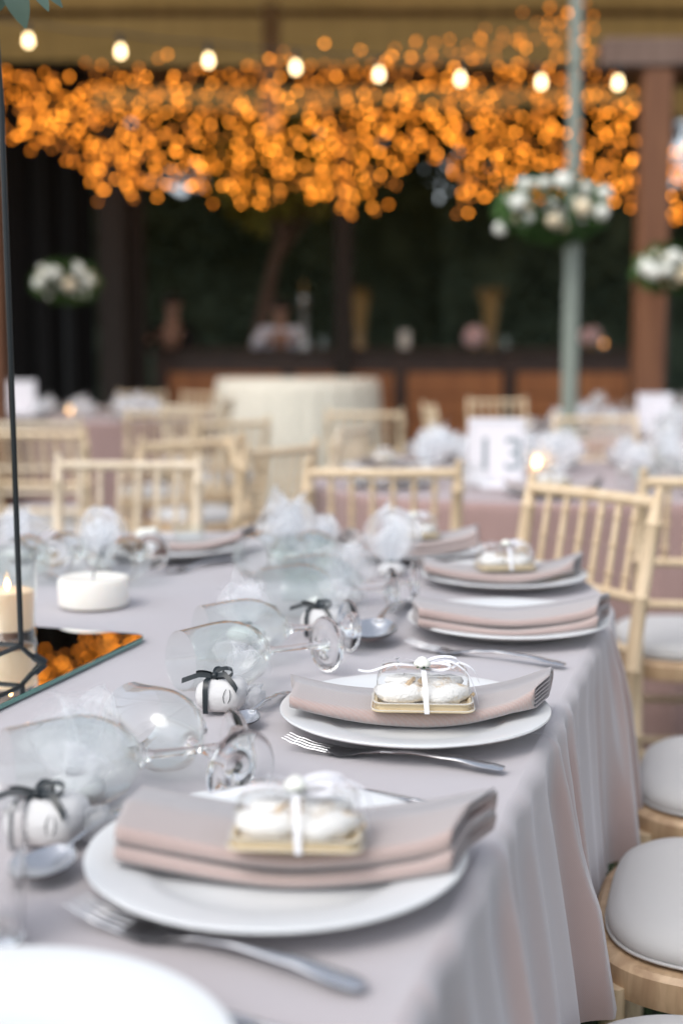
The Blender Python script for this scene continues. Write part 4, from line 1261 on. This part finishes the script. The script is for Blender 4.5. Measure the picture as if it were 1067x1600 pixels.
def tuft(loc, R1, H1, seed, label, axis=(0, 0, 1), m=None, group='white tulle tufts tying the favours'):
    t = thing('tulle_tuft', label, 'tulle favour', loc, 0, group)
    mb = MB(); tulle_fan(mb, R1, H1, seed, (0, 0, .026), axis, ruff=6)
    mb.build('tulle', m or M_tulle2, t, sharp=0)
    mb = MB(); tulle_fan(mb, R1 * .6, H1 * .85, seed + 7, (0, 0, .026), axis, ruff=5)
    mb.build('tulle', m or M_tulle2, t, sharp=0)
    mb = MB(); L = []
    for k in range(9):
        ph = R(-86 + 172 * k / 8)
        L.append([Vector((.027 * math.cos(ph) * math.cos(a), .025 * math.cos(ph) * math.sin(a), .0155 + .015 * math.sin(ph))) for a in [2 * math.pi * j / 18 for j in range(18)]])
    mb.loft(L, True).build('pouch', M_pouch, t, sharp=0)
    rb = MB(); L = MB().lathe([(.008, .027), (.009, .030), (.008, .033)], 14); L.build('ribbon', M_black, t)
    return t
def at(px, py, dz=0):
    q = onz(px, py, TZ); return (q.x, q.y, ZT + dz)
tuft(at(612, 905), .050, .105, 3, 'upright white tulle tuft beside the farthest plate')
tuft(at(455, 885), .055, .135, 9, 'tallest white tulle tuft, in front of the centre chair leg', (-.1, 0, 1))
tuft(at(545, 945), .060, .085, 13, 'broad white tulle veil behind the black bow favour', (-.15, -.1, 1), M_tulle)
tuft(at(160, 895), .050, .095, 17, 'white tulle tuft before the whitewashed chair')
tuft(at(30, 880), .055, .09, 21, 'white tulle tuft behind the lit candle at left')
tuft(at(500, 875), .05, .06, 25, 'low white tulle bundle between two fallen glasses', (.3, 0, 1))
tuft(at(385, 1010), .045, .075, 29, 'faint tulle veil rising behind the lying wine glasses', (-.1, .2, 1), M_tulle)
tuft(at(120, 1262), .055, .085, 33, 'faint tulle veil above the lower left favour', (.1, .4, 1), M_tulle)

# items on far left plate
p = P[6]
t = thing('favour_cup', 'small brown based cup with white flower on the far left plate', 'favour', (p.x - .05, p.y, ZT + .006))
MB().box((0, 0, .008), (.06, .05, .016), bev=.003).build('brown_base', mat('brown_cake', (.16, .08, .06), .8), t)
mb = MB()
for k in range(9):
    a = k * 2.4; c = Vector((.012 * math.cos(a), .012 * math.sin(a), .032 + .004 * (k % 3)))
    mb.lathe([(0, -.010), (.009, -.006), (.011, .002), (.006, .010), (0, .011)], 10, M=T(*c))
mb.build('white_flower', M_petal, t, sharp=0)
lathe_thing('votive_glass', [(0, 0), (.030, 0), (.034, .055), (.032, .055), (.028, .006), (0, .006)], M_thin, (p.x + .035, p.y + .01, ZT + .006), 'small clear votive glass on the far left plate', 'glass')
napkin(p + Vector((.02, .03, 0)), R(10), 'taupe napkin behind the small cup on the far left plate', False)

# --- centrepiece: mirror, candles, black stand
def uvz(u, v, z): q = tuv(u, v, z); return q
mir = thing('table_mirror', 'rectangular mirror with rounded corners and green glass edge lying on the cloth', 'mirror', tuple(tuv(.04, .75, ZT + .0006)), -R(17))
ol = rrect(.15, .15, .44, .44, .028, 8)
MB().loft([[(x, y, z) for x, y in ol] for z in (0, .0050)], cap=True).build('glass_edge', M_mirredge, mir)
ol2 = rrect(.1485, .1485, .4385, .4385, .0268, 8)
MB().add([(x, y, .0054) for x, y in ol2], [tuple(range(len(ol2)))]).build('mirror_face', M_mirror, mir, sharp=0)
q = onz(137, 958, TZ)
t = thing('pillar_candle', 'low wide white candle behind the mirror, unlit', 'candle', (q.x, q.y + .055, ZT))
MB().lathe([(0, 0), (.052, 0), (.056, .003), (.057, .008), (.057, .042), (.055, .046), (.050, .047), (.044, .045), (0, .043)], 48).build('wax', M_wax, t)
MB().tube([(0, 0, .043), (.001, 0, .052), (.003, 0, .056)], .0012, 6).build('wick', M_black, t)
q = onz(6, 1012, TZ)
t = thing('candle_glass', 'tall clear glass with a lit candle at the left edge', 'candle', (q.x, q.y + .03, ZT + .0065))
MB().lathe([(0, 0), (.036, 0), (.038, .003), (.042, .125), (.041, .1255), (.040, .125), (.036, .012), (0, .012)], 40).build('glass', M_thin, t)
MB().lathe([(0, .013), (.034, .013), (.037, .066), (.033, .068), (0, .066)], 32).build('wax', M_waxglow, t)
MB().lathe([(0, .067), (.003, .070), (.0042, .074), (.0026, .080), (0, .085)], 12).build('flame', M_flame, t)
st = thing('flower_stand', 'tall thin black metal stand on the mirror at the left, cut off by the frame', 'flower stand', (0, 0, 0))
zb = TZ + .0085
c1 = onz(34, 1028, zb + .010); c1 = Vector((c1.x, c1.y, 0)); s_ = .22
C = [c1, c1 + VD * s_, c1 + VD * s_ - UD * s_, c1 - UD * s_]
cc = sum(C, Vector()) / 4
for k, c in enumerate(C):
    o_ = (c - cc).normalized()
    top = c + Vector((0, 0, zb + .93)) + o_ * -.005 + Vector((-.008 if k == 0 else 0, 0, 0))
    MB().tube([c + o_ * .026 + Vector((0, 0, zb + .004)), c + o_ * .012 + Vector((0, 0, zb + .012)), c + Vector((0, 0, zb + .024)), c + Vector((0, 0, zb + .06)), c + Vector((-.002, 0, zb + .4)), c + Vector((-.004, 0, zb + .7)), top], .0036, 10).build('upright', M_blackmetal, st)
    MB().tube([c + o_ * .030 + Vector((0, 0, zb - .0005)), c + o_ * .016 + Vector((0, 0, zb + .0105))], [.0056, .0056], 12).build('foot_tip', M_black, st)
    d = C[(k + 1) % 4]
    MB().tube([c + Vector((0, 0, zb + .026)), d + Vector((0, 0, zb + .026))], .0032, 8).build('base_bar', M_blackmetal, st)
    MB().tube([c + Vector((0, 0, zb + .925)), d + Vector((0, 0, zb + .925))], .0032, 8).build('top_bar', M_blackmetal, st)
# leaves and flowers on top of that stand
def leafshape(mb, base, d, side, L_, W_, curl=.2, n=7):
    d = Vector(d).normalized(); side = Vector(side).normalized(); up = d.cross(side)
    vs = []; fs = []
    for i in range(n + 1):
        t = i / n; w = W_ * math.sin(math.pi * min(1, t * .96 + .02)) ** .8 * (1 - .25 * t)
        c = Vector(base) + d * L_ * t + up * (-curl * L_ * t * t)
        vs += [c - side * w + up * w * .25, c, c + side * w + up * w * .25]
    for i in range(n):
        a = i * 3; fs += [(a, a + 1, a + 4, a + 3), (a + 1, a + 2, a + 5, a + 4)]
    mb.add(vs, fs)
garl = thing('flower_garland', 'green leaves hanging from the flowers on top of the black stand, upper left corner', 'flower arrangement', (c1.x - .02, c1.y, zb + .93))
lm = MB()
base = atd(14, 2, c1.y)
b0 = base - Vector((c1.x - .02, c1.y, zb + .93))
for (off, d, sd, L_, W_) in (((0, 0, .03), (.35, -.1, -1), (1, .2, .2), .062, .017), ((-.012, .02, .03), (-.5, 0, -1), (1, .4, 0), .058, .019), ((.022, .01, .03), (.9, .2, -.55), (.4, .6, .5), .05, .012), ((.028, .0, .015), (.6, -.3, -.6), (.5, .6, .3), .036, .011)):
    m1 = MB(); leafshape(m1, b0 + Vector(off), d, sd, L_, W_); m1.build('leaf', M_euc, garl, sharp=0)
rnd = random.Random(8)
for k in range(150):
    a = rnd.uniform(0, 6.28); ph = rnd.uniform(-.3, 1.4)
    dd = Vector((math.cos(a) * math.cos(ph), math.sin(a) * math.cos(ph), math.sin(ph)))
    cen = cc - Vector((c1.x - .02, c1.y, 0)) + Vector((0, 0, .14))
    leafshape(lm, cen + dd * .12, (dd + Vector((0, 0, rnd.uniform(-.4, .3)))), dd.orthogonal(), .07, .02)
lm.build('foliage', M_euc, garl, sharp=0)
# --- roses & bouquets
def rose_mesh(m, s=.04):
    mb = MB()
    for ring, (nn, rr_, hh, sz) in enumerate(((7, .75, -.15, .62), (6, .5, .12, .55), (5, .28, .30, .42), (3, .1, .38, .3))):
        for k in range(nn):
            a = 2 * math.pi * k / nn + ring * .6
            c = Vector((math.cos(a) * rr_, math.sin(a) * rr_, hh)) * s; o_ = Vector((math.cos(a), math.sin(a), .35)).normalized(); s_ = Vector((-math.sin(a), math.cos(a), 0)); u_ = o_.cross(s_) * -1
            L = []
            for q in range(5):
                ph = R(-75 + 150 * q / 4); L.append([c + (s_ * math.cos(ph) * math.cos(b) + o_ * .32 * math.cos(ph) * math.sin(b) + u_ * math.sin(ph)) * sz * s for b in [j * math.pi / 4 for j in range(8)]])
            mb.loft(L, True)
    return mb.mesh('rose', m, 0)
RW, RC = rose_mesh(M_petal), rose_mesh(M_petalc)
def bouquet(loc, rx, rzz, roses, label, seed, nleaf=500):
    t = thing('flower_ring', label, 'flower arrangement', loc)
    rnd = random.Random(seed)
    lm = MB()
    for k in range(nleaf):
        a = rnd.uniform(0, 6.28); ph = rnd.uniform(-1.3, 1.4)
        dd = Vector((math.cos(a) * math.cos(ph), math.sin(a) * math.cos(ph), math.sin(ph)))
        p = Vector((dd.x * rx * .78, dd.y * rx * .6, dd.z * rzz * .75))
        leafshape(lm, p, dd + Vector((rnd.uniform(-.6, .6), rnd.uniform(-.6, .6), rnd.uniform(-.6, .2))), dd.orthogonal(), rnd.uniform(.05, .085), rnd.uniform(.010, .018), n=4)
    lm.build('foliage', M_leaf, t, sharp=0)
    for (x, z, s, cream) in roses:
        # on the front surface of the ellipsoid
        q = max(0, 1 - (x / rx) ** 2 - (z / rzz) ** 2)
        y = -rx * .75 * math.sqrt(q) - .02
        n = Vector((x / rx * .8, -math.sqrt(q) - .15, z / rzz * .7 + .15)).normalized()
        o = put('rose', RC if cream else RW, t, loc=(x, y, z), rot=n.to_track_quat('Z', 'Y').to_euler(), scale=(s, s, s))
    for k in range(26):
        a = rnd.uniform(-2.9, -.25); zz_ = rnd.uniform(-.75, .9) * rzz
        q = math.sqrt(max(.05, 1 - (zz_ / rzz) ** 2)); v_ = Vector((rx * .86 * q * math.cos(a), rx * .62 * q * math.sin(a), zz_))
        put('rose', RW if k % 4 else RC, t, loc=v_, rot=v_.to_track_quat('Z', 'Y').to_euler(), scale=(rnd.uniform(.3, .62),) * 3)
    for k in range(16):
        a = rnd.uniform(0.1, math.pi - .1)
        o = put('rose', RW, t, loc=(rx * .8 * math.cos(a), rx * .6 * math.sin(a), rnd.uniform(-.4, .9) * rzz * .8), rot=(R(-60), 0, a - math.pi / 2), scale=(.9,) * 3)
    return t
pc = atd(862, 325, 6.5)
k_ = 6.5 / 2000
bouquet(tuple(pc), .29, .155, [((px - 862) * k_, (325 - py) * k_, s, c) for px, py, s, c in ((871, 288, 1.15, 0), (800, 322, 1.0, 0), (855, 350, .9, 1), (899, 331, 1.0, 1), (932, 336, .95, 0), (938, 305, .95, 0), (812, 292, .8, 0), (780, 358, .85, 0), (842, 292, .7, 0), (905, 300, .6, 0))], 'wide arrangement of white and cream roses high beside the pale pole', 2, 700)
sx = atd(893, 560, 6.5).x
fstand = thing('flower_stand', 'tall pale green fluted stand carrying the wide rose arrangement on the far right table', 'flower stand', (sx, 6.55, ZT))
Hs = pc.z - .10 - ZT
for dx, dy in ((-.028, 0), (.028, 0), (-.010, -.014), (.010, -.014), (0, .018)):
    MB().tube([(dx, dy, .02), (dx, dy, Hs)], .0125, 10).build('rod', M_acryl, fstand)
MB().lathe([(0, 0), (.10, 0), (.10, .018), (.06, .02), (0, .02)], 28).build('base_plate', M_acryl, fstand)
MB().lathe([(0, Hs), (.10, Hs), (.10, Hs + .01), (0, Hs + .01)], 28).build('top_plate', M_acryl, fstand)
p1 = atd(105, 440, 9.6); k_ = 9.6 / 2000
bouquet(tuple(p1), .26, .15, [((px - 105) * k_, (440 - py) * k_, s, c) for px, py, s, c in ((68, 443, 1.1, 0), (95, 428, 1.1, 0), (132, 424, 1.0, 0), (118, 446, 1.0, 1), (80, 425, .8, 0), (146, 440, .9, 0))], 'round bouquet of white roses floating before the black curtain at left', 5, 420)
fs2 = thing('flower_stand', 'thin black stand under the left white rose bouquet', 'flower stand', (p1.x, 9.05, ZT))
p2 = atd(1046, 420, 7.4); k_ = 7.4 / 2000
bouquet(tuple(p2), .21, .12, [((px - 1050) * k_, (420 - py) * k_, s, c) for px, py, s, c in ((1005, 420, 1.1, 0), (1015, 428, 1.0, 0), (1045, 404, 1.1, 0), (1062, 432, 1.0, 1), (1035, 425, .8, 0), (1068, 410, .8, 0))], 'white rose bouquet at the right edge beside the red post', 6, 420)
fs3 = thing('flower_stand', 'thin black stand under the right edge rose bouquet', 'flower stand', (p2.x, 7.42, ZT))
fs2.location = (p1.x, 9.6 if False else 9.6, ZT); fs2.location = (p1.x, 9.55, ZT)
for f_, zz in ((fs2, p1.z), (fs3, p2.z)):
    MB().tube([(0, 0, .01), (0, 0, zz - ZT - .06)], .006, 8).build('rod', M_blackmetal, f_)
    MB().lathe([(0, 0), (.11, 0), (.11, .012), (0, .014)], 24).build('base_plate', M_blackmetal, f_)

# --- number card 13 and other cards
def card(px, py_base, D, w, h, label, txt):
    x = atd(px, 560, D).x
    t = thing('number_card', label, 'table card', (x, D, ZT))
    MB().box((0, 0, h / 2 + .012), (w, .006, h), bev=.002).build('card_board', M_card, t)
    MB().box((0, 0, .007), (w * .6, .06, .014), bev=.003).build('card_foot', M_card, t)
    fr = MB()
    for sx_ in (-1, 1):
        fr.box((sx_ * (w / 2 - .012), -.0042, h / 2 + .012), (.0015, .001, h - .024))
        fr.box((0, -.0042, h / 2 + .012 + sx_ * (h / 2 - .012)), (w - .0255, .001, .0015))
    fr.build('printed_border', M_ink, t)
    if txt:
        for k, ch_ in enumerate(txt):
            cu = bpy.data.curves.new('digit', 'FONT'); cu.body = ch_; cu.size = .14; cu.align_x = 'CENTER'; cu.extrude = .0004; cu.offset = .001
            tmp = bpy.data.objects.new('tmp', cu); COL.objects.link(tmp)
            bpy.context.view_layer.update()
            me = bpy.data.meshes.new_from_object(tmp); bpy.data.objects.remove(tmp)
            me.materials.clear(); me.materials.append(M_ink)
            put('digit', me, t, loc=(-.035 + k * .088, -.0040, h * .30), rot=(R(90), 0, 0))
    return t
card(777, 760, 3.90, .172, .205, 'white number card with the digits 13 on the rose table', '13')
card(1024, 660, 6.9, .19, .20, 'blank looking white card on the far right table', '')
card(27, 660, 8.6, .24, .24, 'white card on the far left table by the black rod', '')
# votive lights on far tables
def votive(px, D, label, s=1):
    x = atd(px, 560, D).x
    t = thing('tea_light', label, 'candle', (x, D, ZT))
    MB().lathe([(0, 0), (.03, 0), (.034, .085), (.032, .085), (.027, .006), (0, .006)], 20).build('glass_cup', M_thin, t)
    MB().lathe([(0, .006), (.026, .006), (.029, .03), (0, .03)], 20).build('wax', M_waxglow, t)
    MB().lathe([(0, .032), (.008, .038), (.010, .048), (.006, .06), (0, .07)], 12).build('flame', M_flame, t)
votive(841, 4.35, 'glowing tea light right of the number 13 card')
votive(108, 8.9, 'glowing pinkish tea light on the far left table')

# --- clutter on the far tables: plates, napkins, lying glasses, tulle tufts
protoT = []
for sd in (41, 52, 63):
    protoT.append(tuft((0, 0, -5), .055, .10, sd, 'x'))
tuft_used = {}
def far_table(cx, cy_, L, Rr, n_seat, n_glass, n_tuft, where, seed):
    rnd = random.Random(seed)
    out = racetrack(L, Rr - .20, 12, 12)
    # rotate 90: long axis along x
    for k in range(n_seat):
        x, y, nx, ny = out[int(k * len(out) / n_seat)]
        X, Y = cx - y, cy_ + x; a = math.atan2(nx, -ny) + math.pi / 2
        q = Vector((X, Y, 0))
        plate(q, 'white plate among the settings on the ' + where, 'plates on the ' + where)
        napkin(q, a, 'folded napkin on a plate of the ' + where, me=nap1, group='napkins on the ' + where)
        if k % 2 == 0:
            copy_tree(box0, (X, Y, BZ), (0, 0, a), 'small ribboned cake box on the ' + where, 'cake boxes on the ' + where, .95)
    for k in range(n_glass):
        a = rnd.uniform(0, 6.28); f = rnd.uniform(.55, .74)
        x = (L * rnd.uniform(-1, 1) + (Rr * f) * math.cos(a) * .5); y = Rr * f * (1 if math.sin(a) > 0 else -1) * rnd.uniform(.75, 1) * .75
        o = lay_glass(Vector((cx + x, cy_ + y, 0)), (rnd.uniform(-1, 1), rnd.uniform(-1, .2)), 'clear wine glass lying on the ' + where, gl_thin, 0)
        o['group'] = 'lying wine glasses on the ' + where
    for k in range(n_tuft):
        y, x = None, None
        q = out[int((k + .5) * len(out) / n_tuft) % len(out)]
        f_ = rnd.uniform(.25, 1); X = cx - q[1] * (.55 + .35 * f_) + rnd.uniform(-.12, .12); Y = cy_ + q[0] * f_ * .8 + rnd.uniform(-.08, .08)
        pr = rnd.choice(protoT)
        if where.startswith('rose') and abs(X - .56) < .27 and Y < 4.42: Y = min(Y + .5, 4.85)
        copy_tree(pr, (X, Y, ZT), rnd.uniform(0, 6.28), 'white tulle tuft among the settings on the ' + where, 'tulle tufts on the ' + where, rnd.uniform(.85, 1.35))
far_table(1.40, 4.28, .78, .74, 12, 40, 64, 'rose table with the 13 card', 3)
far_table(2.30, 6.95, .78, .74, 10, 20, 36, 'far right table', 4)
far_table(-2.45, 8.9, .80, .74, 10, 20, 36, 'far left table', 5)
far_table(3.1, 9.8, .78, .70, 8, 10, 18, 'farthest table at the right edge', 6)
for pr in protoT:
    for c in [c for c in COL.objects if c.parent == pr]: bpy.data.objects.remove(c)
    bpy.data.objects.remove(pr)
